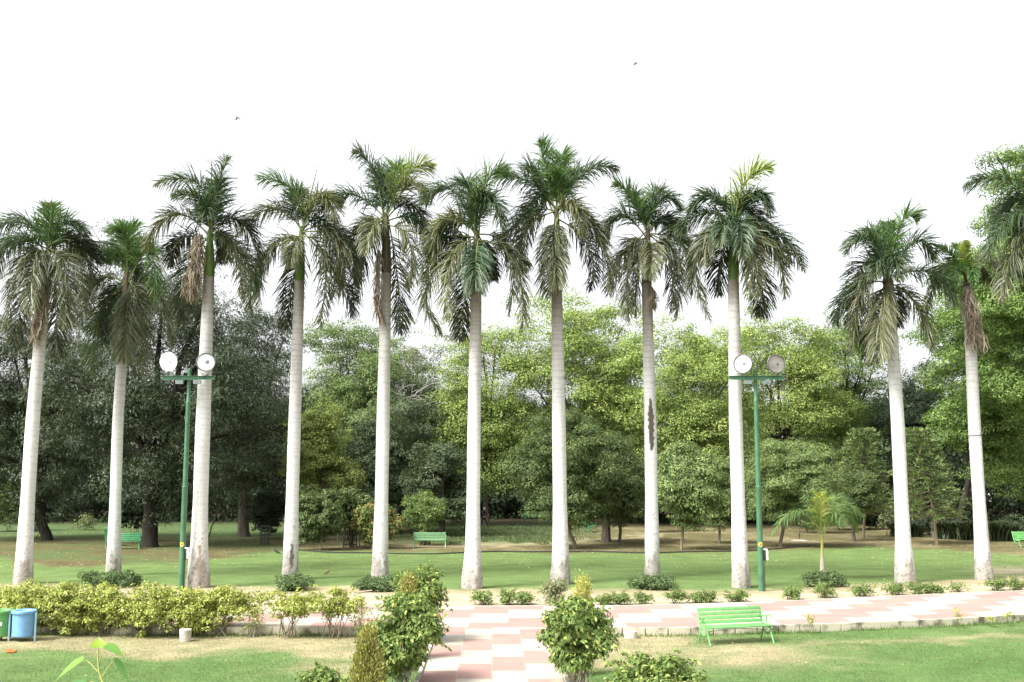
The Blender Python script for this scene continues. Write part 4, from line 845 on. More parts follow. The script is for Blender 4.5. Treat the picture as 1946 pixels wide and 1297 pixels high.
palm(4, (551, 1102), (560, 800), (569, 535), (573, 442), [((553, 360), (490, 342), -0.2, 'f'), ((520, 396), (450, 448), 0.2, 'o'), ((513, 480), (492, 600), -0.4, 'o'), ((495, 500), (477, 592), 0.7, 'g'), ((560, 465), (552, 508), -1.2, 'p'), ((556, 540), (545, 625), 0.9, 'k'),
  ((612, 378), (638, 425), -0.7, 'p'), ((600, 385), (650, 385), 0.7, 'g'), ((640, 438), (682, 530), 0.3, 'g'), ((648, 465), (630, 570), -0.3, 'o'), ((615, 490), (608, 622), -0.7, 'o'), ((645, 530), (668, 600), 1.1, 'k'), ((560, 385), (575, 360), 0.8, 'g')],
  'royal palm fourth from the left, fronds spread wide and dark scar near its foot', spear=(607, 303), tongue=[(0.5, 1.35, 0.26, 0.35, (0.16, 0.14, 0.12))], r_base=0.31, r_mid=0.245)
palm(5, (722, 1100), (728, 800), (734, 520), (734, 418), [((711, 330), (674, 288), -0.2, 'g'), ((748, 350), (757, 318), 0.5, 'f'), ((775, 332), (820, 320), 0.1, 'y'), ((782, 352), (808, 388), -0.6, 'p'), ((668, 370), (612, 400), 0.2, 'g'), ((712, 430), (692, 482), -1.2, 'p'), ((678, 440), (648, 560), -0.2, 'o'),
  ((690, 455), (682, 545), 0.7, 'g'), ((778, 460), (776, 550), -0.5, 'p'), ((757, 540), (760, 632), 0.9, 'k'), ((790, 420), (812, 480), 0.8, 'g'), ((725, 350), (728, 330), 0.9, 'g'), ((700, 470), (668, 590), 1.2, 'k')],
  'royal palm fifth from the left, painted number on the trunk and narrow dead frond', dead=[((722, 470), (717, 545), (724, 600), 0.14)], brown=0.22, shc=(0.09, 0.075, 0.04), spear=(748, 290), r_base=0.33, r_mid=0.26)
palm(6, (898, 1118), (901, 800), (905, 560), (906, 450), [((925, 350), (962, 325), 0.3, 'f'), ((858, 362), (802, 388), 0.2, 'g'), ((930, 385), (955, 435), -0.8, 'g'), ((845, 423), (825, 502), -0.2, 'p'), ((832, 465), (815, 550), 0.5, 'g'), ((815, 540), (840, 638), 0.2, 'o'), ((858, 500), (853, 610), -0.7, 'p'),
  ((885, 545), (877, 648), 0.9, 'k'), ((904, 500), (905, 552), -1.3, 'g'), ((978, 500), (992, 632), -0.3, 'o'), ((968, 480), (968, 600), 0.5, 'g'), ((925, 485), (936, 532), 1.1, 'k'), ((895, 370), (880, 350), 0.9, 'g'), ((868, 470), (850, 540), 0.9, 'k'), ((905, 390), (925, 370), -0.7, 'g')],
  'royal palm in the middle of the row just left of centre, long drooping right frond', brown=0.24, shaft=False, spear=(904, 292), r_base=0.37, r_mid=0.24)
palm(7, (1066, 1110), (1062, 800), (1058, 540), (1058, 405), [((1036, 320), (1026, 272), -0.1, 'f'), ((1062, 330), (1068, 298), 0.5, 'f'), ((1020, 340), (1004, 322), 0.7, 'g'), ((1003, 345), (945, 338), 0.1, 'g'), ((1113, 328), (1172, 325), 0.1, 'g'), ((1000, 408), (948, 475), 0.1, 'g'), ((998, 440), (1000, 512), -0.5, 'o'),
  ((1048, 475), (1043, 565), -0.9, 'o'), ((1055, 470), (1060, 550), -1.2, 'o'), ((1090, 392), (1103, 452), -0.8, 'p'), ((1130, 440), (1160, 562), 0.1, 'o'), ((1118, 470), (1122, 552), 0.7, 'k'), ((1060, 345), (1048, 335), -0.6, 'f'), ((1085, 345), (1095, 330), 1.0, 'g'), ((1095, 400), (1150, 470), 0.6, 'g')],
  'tallest royal palm right of centre, topmost upright frond', brown=0.2, shaft=False, r_base=0.36, r_mid=0.26)
palm(8, (1240, 1100), (1236, 800), (1229, 540), (1232, 445), [((1203, 380), (1168, 350), 0.1, 'f'), ((1260, 378), (1295, 398), -0.2, 'g'), ((1240, 390), (1254, 362), 0.6, 'g'), ((1292, 456), (1330, 495), 0.1, 'g'), ((1178, 410), (1150, 462), -0.1, 'g'), ((1187, 480), (1155, 560), 0.9, 'k'), ((1196, 500), (1195, 612), -0.5, 'p'),
  ((1240, 480), (1232, 528), -1.3, 'p'), ((1285, 495), (1285, 605), -0.5, 'o'), ((1272, 500), (1275, 590), 0.5, 'k'), ((1215, 395), (1205, 370), 0.9, 'g'), ((1262, 420), (1300, 440), 1.0, 'g'), ((1215, 500), (1208, 600), 0.2, 'o')],
  'royal palm eighth from the left with a long black scar halfway up the trunk', dead=[((1239, 545), (1240, 556), (1240, 562), 0.05)], brown=0.26, shaft=False, scar=[(5.5, 6.65, 0.62, 0.0), (6.4, 7.05, 0.32, -0.05), (4.95, 5.62, 0.52, 0.05), (5.2, 5.9, 0.34, 0.03)], spear=(1233, 340), r_base=0.30, r_mid=0.245)
palm(9, (1408, 1117), (1398, 800), (1394, 533), (1394, 425), [((1420, 345), (1464, 322), -0.1, 'y'), ((1435, 372), (1462, 405), -0.5, 'g'), ((1350, 374), (1308, 405), 0.2, 'g'), ((1333, 408), (1287, 445), 0.4, 'g'), ((1353, 438), (1340, 505), -0.6, 'o'), ((1372, 480), (1367, 560), 0.8, 'k'), ((1325, 490), (1350, 612), 0.1, 'o'),
  ((1428, 470), (1424, 568), -0.9, 'p'), ((1468, 440), (1527, 512), 0.1, 'g'), ((1468, 470), (1490, 568), -0.4, 'o'), ((1440, 520), (1442, 598), 0.9, 'k'), ((1415, 380), (1440, 372), 0.8, 'g'), ((1452, 455), (1500, 500), 0.8, 'g'), ((1333, 470), (1315, 560), 0.6, 'k'), ((1382, 395), (1370, 378), 0.8, 'g'), ((1406, 430), (1414, 490), -1.3, 'g'), ((1378, 425), (1368, 470), -1.2, 'g')],
  'royal palm ninth from the left beside the right lamp post, yellow green top frond', spear=(1386, 325), brown=0.12, r_base=0.33, r_mid=0.245)
palm(10, (1720, 1108), (1706, 800), (1688, 540), (1684, 530), [((1652, 455), (1606, 482), -0.1, 'g'), ((1688, 470), (1690, 425), 0.5, 'f'), ((1710, 430), (1742, 415), 0.0, 'f'), ((1738, 462), (1775, 495), 0.2, 'g'), ((1700, 490), (1708, 535), -1.1, 'g'), ((1672, 500), (1665, 530), -0.9, 'g'), ((1640, 545), (1620, 672), -0.4, 'o'), ((1612, 560), (1592, 615), 0.4, 'g'),
  ((1675, 605), (1672, 688), -0.8, 'p'), ((1660, 600), (1655, 690), 0.8, 'k'), ((1740, 580), (1768, 665), -0.2, 'o'), ((1770, 520), (1812, 582), 0.2, 'g'), ((1670, 470), (1650, 440), 0.9, 'g'), ((1700, 570), (1703, 620), 0.9, 'k'), ((1632, 560), (1640, 660), 0.8, 'g')],
  'royal palm tenth from the left standing apart, second last full crown', shaft=False, spear=(1672, 400), brown=0.22, r_base=0.38, r_mid=0.25)
palm(11, (1870, 1102), (1851, 800), (1840, 545), (1840, 530), [((1836, 492), (1838, 458), -0.2, 'y'), ((1812, 490), (1780, 472), 0.1, 'f'), ((1815, 515), (1790, 530), 0.4, 'f'), ((1868, 490), (1900, 520), -0.2, 'p'), ((1860, 515), (1885, 545), 0.4, 'o'), ((1820, 510), (1812, 545), -0.6, 'f'), ((1848, 510), (1850, 545), -0.9, 'f'), ((1826, 480), (1815, 470), 0.6, 'f')],
  'royal palm near the right edge with small crown and brown dead skirt', dead=[((1838, 548), (1848, 600), (1856, 650), 0.36), ((1836, 548), (1844, 580), (1852, 630), 0.3)], shaft=False, brown=0.05, fl=0.72, flush=1, r_base=0.33, r_mid=0.235)
palm(12, (2012, 1110), (2000, 800), (1990, 500), (1985, 400), [((1905, 342), (1836, 355), 0.1, 'g'), ((1912, 425), (1876, 500), -0.2, 'g'), ((1925, 480), (1908, 570), -0.5, 'o'), ((1960, 340), (1950, 300), 0.3, 'g'), ((1950, 420), (1930, 520), 0.7, 'k'), ((2030, 360), (2080, 400), 0.2, 'g'), ((2030, 450), (2050, 560), 0.1, 'o'), ((1990, 330), (2005, 280), 0.2, 'f'), ((1930, 380), (1890, 440), 0.9, 'g')],
  'royal palm mostly outside the right edge, only left fronds showing', Yd=38.0, spear=(1923, 275))
# painted number on the fifth palm, bent to the trunk
def bent_text(s, loc, size, rad, parent, mat, name, skew=0.0):
    cu = bpy.data.curves.new(name, 'FONT'); cu.body = s; cu.size = size; cu.align_x = 'CENTER'; cu.align_y = 'CENTER'; cu.extrude = 0.002; cu.shear = skew
    to = bpy.data.objects.new(name, cu); link(to); bpy.context.view_layer.update()
    me = bpy.data.meshes.new_from_object(to.evaluated_get(bpy.context.evaluated_depsgraph_get())); bpy.data.objects.remove(to); bpy.data.curves.remove(cu)
    for v in me.vertices:
        X_, Z_, h = v.co.x, v.co.y, v.co.z; a = X_ / rad + loc[3]
        v.co = Vector((loc[0] + math.sin(a) * (rad + h + 0.004), loc[1] - math.cos(a) * (rad + h + 0.004), loc[2] + Z_))
    me.name = name
    return put(name, me, mat, parent)
p5 = [o for o in bpy.data.objects if o.get('label', '').startswith('royal palm fifth')][0]
q = P(722, 1028, p5.location[1]); 
bent_text('125', (P(724, 1028, p5.location[1])[0] - p5.location[0], 0, q[2], -0.15), 0.30, 0.283, p5, M_INK, 'painted_number', 0.2)
# wire band with a bent end on the eleventh palm
p11 = [o for o in bpy.data.objects if o.get('label', '').startswith('royal palm near the right')][0]
q = P(1851, 828, p11.location[1]) - np.array(p11.location); mb = MB()
mb.tube([(q[0] + 0.245 * math.sin(a), -0.245 * math.cos(a), q[2]) for a in np.linspace(-1.6, 1.2, 12)], 0.012, 5)
mb.tube([(q[0] + 0.10, -0.25, q[2] - 0.01), (q[0] + 0.2, -0.28, q[2] + 0.03), (q[0] + 0.30, -0.2, q[2] + 0.22)], [0.02, 0.03, 0.02], 5); mb.build('wire_band', M_BLACKIRON, p11)
# young palm
r = np.random.default_rng(77); g0 = G(1563, 1103); yp = thing('young_palm', g0, 'young feather palm with arching fronds in front of the round grey green tree', 'palm tree')
tp = P(1562, 1022, g0[1]); V2, F2 = tube_vf(np.array([g0, g0 * .7 + tp * .3, g0 * .5 + tp * .5 , g0 * .2 + tp * .8, tp]), [0.10, 0.095, 0.08, 0.055, 0.04], 12)
hc = (V2[:, 2] / tp[2]); cc = mixc(np.tile([0.42, 0.36, 0.30], (len(V2), 1)), np.array([0.28, 0.30, 0.08]), ss(0.4, 0.7, hc)); quads('trunk', V2, F2, M_PALMBARK, yp, cc, smooth=True)
for (mx, my), (ex, ey), dz, tone in [((1516, 972), (1464, 1022), -0.2, 'f'), ((1596, 962), (1642, 985), -0.1, 'f'), ((1605, 972), (1630, 1012), 0.5, 'f'), ((1560, 970), (1559, 937), 0.1, 'y'), ((1548, 962), (1530, 945), 0.3, 'f'), ((1525, 978), (1500, 995), 0.9, 'g'), ((1590, 975), (1600, 1000), -0.9, 'f'), ((1580, 960), (1590, 945), 0.6, 'f')]:
    V_, F_, C_ = frond_mesh(tp + r.normal(size=3) * 0.02, P(mx, my, g0[1] + dz * .5), P(ex, ey, g0[1] + dz), tone, r, leafL=0.66, n=80, wide=0.03, rach=0.025, stiff=0.25, droop=(2.0 if my > 958 else 0.8)); quads('frond', V_, F_, M_FROND, yp, C_ * np.array([1.55, 1.4, 1.4]))

# ------------------------------------------------------------------ benches
def make_bench(mat, parent):
    L = 1.80; h = L / 2
    back = [(0.50, 0.235), (0.60, 0.262), (0.70, 0.29), (0.80, 0.32)]
    for z, y_ in back:
        MB().box((0, y_, z), (L - 0.06, 0.022, 0.084), Matrix.Rotation(R(-15), 3, 'X'), 0.006).build('back_slat', mat, parent)
    for y_, z in ((-0.20, 0.418), (-0.08, 0.412), (0.04, 0.410), (0.16, 0.418)):
        MB().box((0, y_, z), (L - 0.02, 0.108, 0.028), None, 0.006).build('seat_slat', mat, parent)
    MB().tube([(-h + 0.05, -0.05, 0.30), (0, -0.05, 0.36), (h - 0.05, -0.05, 0.30)], 0.008, 6).build('tie_rod', M_BLACKIRON if False else mat, parent)
    for sx in (-1, 1):
        X_ = sx * (h - 0.03); m = MB()
        m.tube([(X_, 0.36, 0.87), (X_, 0.33, 0.78), (X_, 0.26, 0.52), (X_, 0.20, 0.385), (X_, 0.18, 0.30), (X_, 0.24, 0.15), (X_, 0.33, 0.02), (X_, 0.36, 0.0)], [0.018, 0.020, 0.022, 0.026, 0.024, 0.022, 0.020, 0.024], 8)
        m.tube([(X_, 0.20, 0.385), (X_, 0.0, 0.375), (X_, -0.22, 0.385), (X_, -0.27, 0.36)], 0.022, 8)
        m.tube([(X_, -0.20, 0.385), (X_, -0.19, 0.28), (X_, -0.24, 0.16), (X_, -0.32, 0.03), (X_, -0.36, 0.0)], [0.026, 0.024, 0.020, 0.019, 0.024], 8)
        m.tube([(X_, -0.19, 0.30), (X_, -0.06, 0.22), (X_, 0.06, 0.22), (X_, 0.18, 0.30)], 0.016, 8)
        a = np.linspace(R(155), R(-120), 16); m.tube([(X_ + sx * 0.02, -0.10 + 0.155 * math.cos(t_) , 0.52 + 0.145 * math.sin(t_)) for t_ in a], [0.017] * 12 + [0.022] * 4, 8)
        m.tube([(X_, 0.245, 0.60), (X_ + sx * 0.01, 0.14, 0.635), (X_ + sx * 0.02, 0.02, 0.625)], 0.017, 8)
        a = np.linspace(0, R(320), 10); m.tube([(X_ + sx * 0.02, -0.13 + 0.055 * math.cos(t_), 0.455 + 0.05 * math.sin(t_)) for t_ in a], 0.013, 6)
        m.build('side_frame', mat, parent)
def copy_thing(src, loc, rz, label, group=None, mat=None):
    o = src.copy(); link(o); o.location = tuple(float(v) for v in loc); o.rotation_euler = (0, 0, rz); tag(o, label, group=group)
    for ch in src.children:
        c = ch.copy(); link(c); c.parent = o
        if mat: c.data = c.data.copy(); c.data.materials.clear(); c.data.materials.append(mat)
        for g_ in ch.children:
            d = g_.copy(); link(d); d.parent = c
            if mat: d.data = d.data.copy(); d.data.materials.clear(); d.data.materials.append(mat)
    return o
BG = 'green slatted park benches'
g0 = G(1399, 1222, SUNK)
b0 = thing('park_bench', (g0[0], g0[1], SUNK), 'bright green slatted bench on the near lawn in front of the curving kerb', 'bench', BG, rz=R(16)); make_bench(M_BENCH, b0)
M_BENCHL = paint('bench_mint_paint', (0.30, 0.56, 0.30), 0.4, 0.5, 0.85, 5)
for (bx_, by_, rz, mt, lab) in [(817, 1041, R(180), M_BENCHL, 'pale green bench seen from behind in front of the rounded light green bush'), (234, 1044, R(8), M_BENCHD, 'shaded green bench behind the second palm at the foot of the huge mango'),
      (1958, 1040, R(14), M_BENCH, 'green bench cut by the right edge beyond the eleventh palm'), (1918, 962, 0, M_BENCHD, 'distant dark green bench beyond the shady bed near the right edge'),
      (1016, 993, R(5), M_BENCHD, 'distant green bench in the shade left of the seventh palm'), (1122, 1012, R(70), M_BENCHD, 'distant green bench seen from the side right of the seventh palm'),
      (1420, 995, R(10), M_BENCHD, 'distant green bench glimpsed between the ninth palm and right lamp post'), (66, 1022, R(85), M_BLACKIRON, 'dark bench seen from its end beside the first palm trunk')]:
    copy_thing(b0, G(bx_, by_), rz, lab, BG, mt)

# ------------------------------------------------------------------ lamp posts
def glass_mat(name, c1, c2):
    m, t, b = base_mat(name, 0.12, 0.6); o, f, s = noise_mix(t, c1, c2, 2.5, 3, 0.35, 0.65); t.links.new(o, b.inputs['Base Color']); return m
M_LENS = glass_mat('clear_reflector', (0.42, 0.47, 0.47), (0.62, 0.66, 0.66)); M_LENSD = glass_mat('dusty_reflector', (0.14, 0.125, 0.10), (0.30, 0.28, 0.235))
M_RIM = paint('dark_rim', (0.10, 0.10, 0.10), 0.4, 0.5); M_LENSW = glass_mat('white_reflector', (0.88, 0.88, 0.87), (0.93, 0.93, 0.92)); M_LED = glass_mat('led_panel', (0.22, 0.30, 0.32), (0.32, 0.40, 0.42))
def flood(parent, x_, z_, yaw, tilt, lens):
    M = Matrix.Rotation(yaw, 3, 'Z') @ Matrix.Rotation(R(90) + tilt, 3, 'X'); c = (x_, -0.16, z_)
    fl = MB().lathe([(0.02, -0.30), (0.08, -0.29), (0.10, -0.20), (0.2, -0.14), (0.31, -0.04), (0.335, 0.0), (0.335, 0.02), (0.315, 0.022)], 32, c, M).build('floodlight', M_GREYMETAL, parent)
    prof = [(0.312, 0.012), (0.25, -0.02), (0.16, -0.05), (0.06, -0.07), (0.0, -0.072)]; MB().lathe([(a, b + 0.018) for a, b in prof], 32, c, M).build('reflector', lens, fl)
    MB().lathe([(0.072, -0.05), (0.072, 0.0), (0.05, 0.012), (0.0, 0.015)], 20, tuple(Vector(c) + M @ Vector((0.03, 0.05, 0))), M).build('bulb', M_GREYMETAL, fl)
    a = np.linspace(0, 2 * math.pi, 33)[:-1]; pts = [tuple(Vector(c) + M @ Vector((0.325 * math.cos(q), 0.325 * math.sin(q), 0.024))) for q in a]; MB().tube(pts, 0.014, 6, closed=True).build('rim', M_GREYMETAL, fl)
    mb = MB(); mb.tube([(x_ - 0.20, -0.12, z_ - 0.28), (x_ - 0.12, -0.06, 7.78), (x_ + 0.12, -0.06, 7.78), (x_ + 0.20, -0.12, z_ - 0.28)], 0.012, 6); mb.build('bracket', M_GREYMETAL, fl)
def lamp_post(base, crossz_px, topx, label, lens, tilt2):
    g0 = G(*base); Y0 = g0[1]; s = 1.0; t = thing('lamp_post', g0, label, 'lamp post', 'green lamp posts with round floodlights')
    H = P(topx, crossz_px, Y0)[2]; lean = math.atan2(P(topx, crossz_px, Y0)[0] - g0[0], H) * 0.0
    m = MB(); m.lathe([(0.106, -0.05), (0.104, 0.82), (0.109, 0.825), (0.109, 0.85), (0.103, 0.855), (0.100, 1.2), (0.105, 1.205), (0.105, 1.23), (0.099, 1.235), (0.096, 3.55), (0.101, 3.56), (0.101, 3.60), (0.084, 3.62), (0.078, 6.6), (0.082, 6.62), (0.064, 6.66), (0.062, H + 0.32), (0.0, H + 0.325)], 24)
    m.build('pole', M_GREENPOLE, t)
    m = MB(); m.box((0, -0.11, H), (1.92, 0.05, 0.12), None, 0.008); m.box((0, -0.135, H + 0.062), (1.92, 0.10, 0.012)); m.box((0, -0.135, H - 0.062), (1.92, 0.10, 0.012)); m.build('crossbar', M_GREENPOLE, t)
    dz = H - 7.7
    f0 = len(bpy.data.objects)
    for x_, z_, yaw, tilt, ln in lens: 
        zz_ = P(0, z_, Y0)[2]; flood2(t, x_, zz_, yaw, tilt, ln, H)
    for x_, rz in ((-0.30, 0), (0.34, tilt2)):
        Mx = Matrix.Rotation(rz, 3, 'Y') @ Matrix.Rotation(R(22), 3, 'X'); b = MB().box((x_, -0.16, H - 0.155), (0.29, 0.06, 0.14), Mx, 0.008).build('led_light', M_GREYMETAL, t)
        for k in (-0.07, 0.07):
            q = Mx @ Vector((k, -0.033, 0)); MB().box((x_ + q[0], -0.16 + q[1], H - 0.155 + q[2]), (0.125, 0.008, 0.115), Mx).build('lens', M_LED, b)
        MB().tube([(x_, -0.12, H - 0.05), (x_, -0.13, H - 0.1)], 0.014, 6).build('bracket', M_GREYMETAL, b)
    MB().tube([(x__, y__, z__) for x__, y__, z__ in ((-0.4, -0.14, H - 0.08), (-0.3, -0.15, H - 0.38), (-0.12, -0.14, H - 0.36), (0.02, -0.11, H - 0.22), (0.2, -0.15, H - 0.33), (0.38, -0.14, H - 0.1))], 0.009, 5).build('wiring', M_CABLE, t)
    bx = MB(); bx.box((0.145, -0.02, 1.22), (0.06, 0.16, 0.36), None, 0.01).build('switch_box', M_BLACKIRON, t)
    m = MB(); m.box((0.215, -0.03, 1.24), (0.075, 0.13, 0.36), None, 0.012); m.box((0.17, -0.03, 1.43), (0.13, 0.14, 0.035), None, 0.006); m.box((0.25, -0.03, 1.33), (0.04, 0.06, 0.05)); m.box((0.25, -0.03, 1.11), (0.04, 0.06, 0.05)); m.build('meter_box', M_WHITEPLASTIC, t)
    MB().tube([(0.135, -0.06, 1.05), (0.118, -0.05, 0.5), (0.12, -0.05, 0.0)], 0.014, 6).build('conduit', M_CABLE, t)
    zt = P(base[0], 1034.5, Y0)[2]; st = MB(); ng = 20; rr = 0.103
    def cyl(u, v, h): a = u / rr; return (math.sin(a) * (rr + h), -math.cos(a) * (rr + h), zt + v)
    st.add([cyl(0.072 * math.cos(k * 2 * math.pi / 24), 0.078 * math.sin(k * 2 * math.pi / 24), 0.006) for k in range(24)], [tuple(range(24))]); so = st.build('sticker', M_STICKER, t, smooth=False)
    bent_text('13', (0, 0, zt, 0.0), 0.11, rr + 0.004, so, M_STICKERINK, 'sticker_number')
    return t
def flood2(parent, x_, z_, yaw, tilt, lens, H):
    c = Vector((x_, -0.2, z_)); M = Matrix.Rotation(yaw, 3, 'Z') @ Matrix.Rotation(R(90) + tilt, 3, 'X')
    def W(v): p = M @ Vector(v); return tuple(c + p)
    fl = MB().lathe([(0.03, -0.30), (0.08, -0.29), (0.10, -0.20), (0.2, -0.14), (0.31, -0.04), (0.335, 0.0), (0.335, 0.012), (0.315, 0.012)], 32, tuple(c), M).build('floodlight', M_GREYMETAL, parent)
    MB().lathe([(0.314, 0.016), (0.25, 0.012), (0.12, 0.010), (0.075, -0.004), (0.001, -0.004)][:3] + [(0.001, 0.0105)], 32, tuple(c), M).build('reflector', lens, fl)
    MB().lathe([(0.068, 0.012), (0.066, 0.030), (0.04, 0.04), (0.001, 0.042)], 20, W((0.04, 0.02, 0)), M).build('bulb', M_GREYMETAL if lens is not M_LENSW else M_LENS, fl)
    pts = [W((0.325 * math.cos(q), 0.325 * math.sin(q), 0.018)) for q in np.linspace(0, 2 * math.pi, 33)[:-1]]; MB().tube(pts, 0.022, 6, closed=True).build('rim', M_RIM if lens is not M_LENSW else M_WHITEPLASTIC, fl)
    MB().tube([W((-0.34, 0, -0.05)), (x_ - 0.2, -0.16, z_ - 0.34), (x_ - 0.06, -0.14, H + 0.07), (x_ + 0.06, -0.14, H + 0.07), (x_ + 0.2, -0.16, z_ - 0.34), W((0.34, 0, -0.05))], 0.012, 6).build('bracket', M_GREYMETAL, fl)
lamp_post((344, 1120), 719, 355, 'left green lamp post with two white round floodlights, beside the third palm', [(-0.70, 689, R(-12), R(8), M_LENSW), (0.64, 690, R(14), R(-3), M_LENS)], 0)
lamp_post((1447, 1124), 719, 1438, 'right green lamp post with one white and one dusty floodlight, beside the ninth palm', [(-0.46, 693, R(-28), R(-3), M_LENS), (0.70, 693, R(14), R(-3), M_LENSD)], R(-22))

# ------------------------------------------------------------------ litter bins, stones, signs
def bin_pair():
    g0 = G(43, 1219, SUNK); t = thing('litter_bin', (g0[0], g0[1], SUNK), 'blue round litter bin at the left edge, right one of the pair', 'bin', 'pair of round litter bins')
    s = F / g0[1]; Rr = 0.27
    def can(par, m):
        MB().lathe([(0.0, 0.12), (Rr - 0.03, 0.12), (Rr - 0.005, 0.15), (Rr, 0.70)], 28).build('drum', m, par)
        MB().lathe([(Rr + 0.001, 0.70), (Rr + 0.035, 0.70), (Rr + 0.035, 0.755), (Rr + 0.005, 0.775), (Rr - 0.06, 0.765), (Rr - 0.10, 0.70)], 28).build('rim', m, par)
    can(t, M_BLUE)
    m = MB()
    for x_ in (-0.33, 0.33): m.box((x_, -0.06, 0.34), (0.045, 0.03, 0.72), None, 0.005)
    m.tube([(-0.33, -0.02, 0.10), (0.33, -0.02, 0.10)], 0.014, 6); m.build('stand', paint('pale_blue_steel', (0.30, 0.48, 0.55), 0.4, 0.5), t)
    g1 = np.array([g0[0] - 0.60, g0[1] + 0.06, SUNK]); t2 = thing('litter_bin', g1, 'green round litter bin with white label cut by the left edge', 'bin', 'pair of round litter bins'); can(t2, M_GREENBIN)
    lab = MB(); n = 8; V = []
    for k in range(n + 1):
        a = R(-22) + R(52) * k / n
        for z in (0.40, 0.49): V.append((math.sin(a) * (Rr + 0.004), -math.cos(a) * (Rr + 0.004), z))
    lab.add(V, [(2 * k, 2 * k + 2, 2 * k + 3, 2 * k + 1) for k in range(n)]); lab.build('label', M_WHITEPLASTIC, t2)
    m = MB(); 
    for x_ in (-0.31,): m.box((x_, -0.06, 0.34), (0.045, 0.03, 0.72), None, 0.005)
    m.tube([(-0.31, 0.1, 0.10), (0.22, 0.1, 0.10)], 0.014, 6); m.box((0.0, 0.05, 0.06), (0.04, 0.04, 0.13)); m.build('stand', M_BLACKIRON, t2)
bin_pair()
g0 = G(352, 1219, SUNK); MBp = MB().lathe([(0.001, -0.05), (0.13, -0.05), (0.155, 0.28), (0.14, 0.30), (0.11, 0.27), (0.001, 0.26)], 20)
o = MBp.build('stone_pot', M_CONCRETE); o.location = (g0[0], g0[1], SUNK); tag(o, 'beige cement pot standing under the hedge near the kerb', 'pot')
g0 = G(1199, 1213, SUNK); o = MB().lathe([(0.001, -0.05), (0.17, -0.05), (0.165, 0.17), (0.15, 0.185), (0.001, 0.185)], 24).build('cement_stump', M_CONCRETE); o.location = (g0[0], g0[1], SUNK); tag(o, 'round cement stump against the kerb right of the right path bush', 'stump')
def rock(name, loc, s, mat, label, cat, seed):
    import bmesh
    bm = bmesh.new(); bmesh.ops.create_icosphere(bm, subdivisions=3, radius=1); r = random.Random(seed)
    for v in bm.verts:
        n_ = 1 + 0.16 * math.sin(v.co.x * 4 + seed) + 0.12 * math.sin(v.co.y * 5 + v.co.z * 3); v.co = Vector((v.co.x * s[0] * n_, v.co.y * s[1] * n_, v.co.z * s[2] * n_))
    me = bpy.data.meshes.new(name); bm.to_mesh(me); bm.free(); o = put(name, me, mat); o.location = tuple(float(v) for v in loc); tag(o, label, cat)
g0 = G(20, 1242, SUNK); rock('broken_brick', g0 + [0, 0, 0.04], (0.13, 0.06, 0.06), paint('orange_brick', (0.45, 0.17, 0.06), 0.9, 0.1, 0.6, 12), 'orange brown piece of brick on the straw at the left edge', 'brick', 3)
g0 = G(1519, 1029); o = MB().box((0, 0, 0.03), (0.75, 0.7, 0.07), None, 0.01).build('concrete_slab', M_CONCRETE); o.location = tuple(g0); tag(o, 'flat pale concrete slab on the dry ground left of the young palm', 'slab')
o = MB().tube([(0, 0, 0), (0.02, 0, 0.2), (0.0, 0, 0.32)], [0.03, 0.03, 0.045], 8).build('standpipe', M_BLACKIRON); o.location = tuple(G(1519, 1024)); tag(o, 'short dark standpipe behind the concrete slab', 'pipe')
# fallen stick by the fifth palm
a = G(672, 1128); o = MB().tube([(0, 0, 0.03), (0.3, 0.1, 0.05), (0.62, 0.12, 0.09)], [0.02, 0.024, 0.015], 6).build('fallen_stick', paint('dry_wood', (0.42, 0.35, 0.26), 0.9, 0.1)); o.location = tuple(a); tag(o, 'dry fallen stick on the sand left of the fifth palm mound', 'stick')
# hose along the back of the lawn
hx = [300, 560, 640, 740, 820, 900, 960, 1060, 1150, 1240, 1330, 1400, 1470, 1540]; hy = [1040, 1046, 1052, 1054, 1054, 1052, 1050, 1050, 1051, 1052, 1051, 1049, 1045, 1040]
pp = np.array([G(u, v) for u, v in zip(np.linspace(560, 1540, 80), np.interp(np.linspace(560, 1540, 80), hx, hy) + 0.7 * np.sin(np.linspace(0, 30, 80)))]); pp[:, 2] = 0.05
o = MB().tube(pp, 0.032, 6).build('garden_hose', M_CABLE); tag(o, 'thin black hose lying along the back edge of the far lawn', 'hose')
# sign on a post
g0 = G(1880, 975); t = thing('notice_sign', g0, 'small white square sign with a dark round emblem under the right trees', 'sign'); zc = P(1880, 947, g0[1])[2]
s = 17 / F * g0[1]; MB().tube([(0, 0.05, 0), (0, 0.05, zc + s / 2)], 0.03, 8).build('post', M_BLACKIRON, t); bd = MB().box((0, 0, zc), (s, 0.04, s), None, 0.006).build('board', M_WHITEPLASTIC, t)
m = MB(); rr_ = s * 0.27; m.add([(rr_ * math.cos(k * math.pi / 10), -0.024, zc + rr_ * math.sin(k * math.pi / 10)) for k in range(20)], [tuple(range(20))[::-1]]); m.build('emblem', M_CABLE, bd, smooth=False)
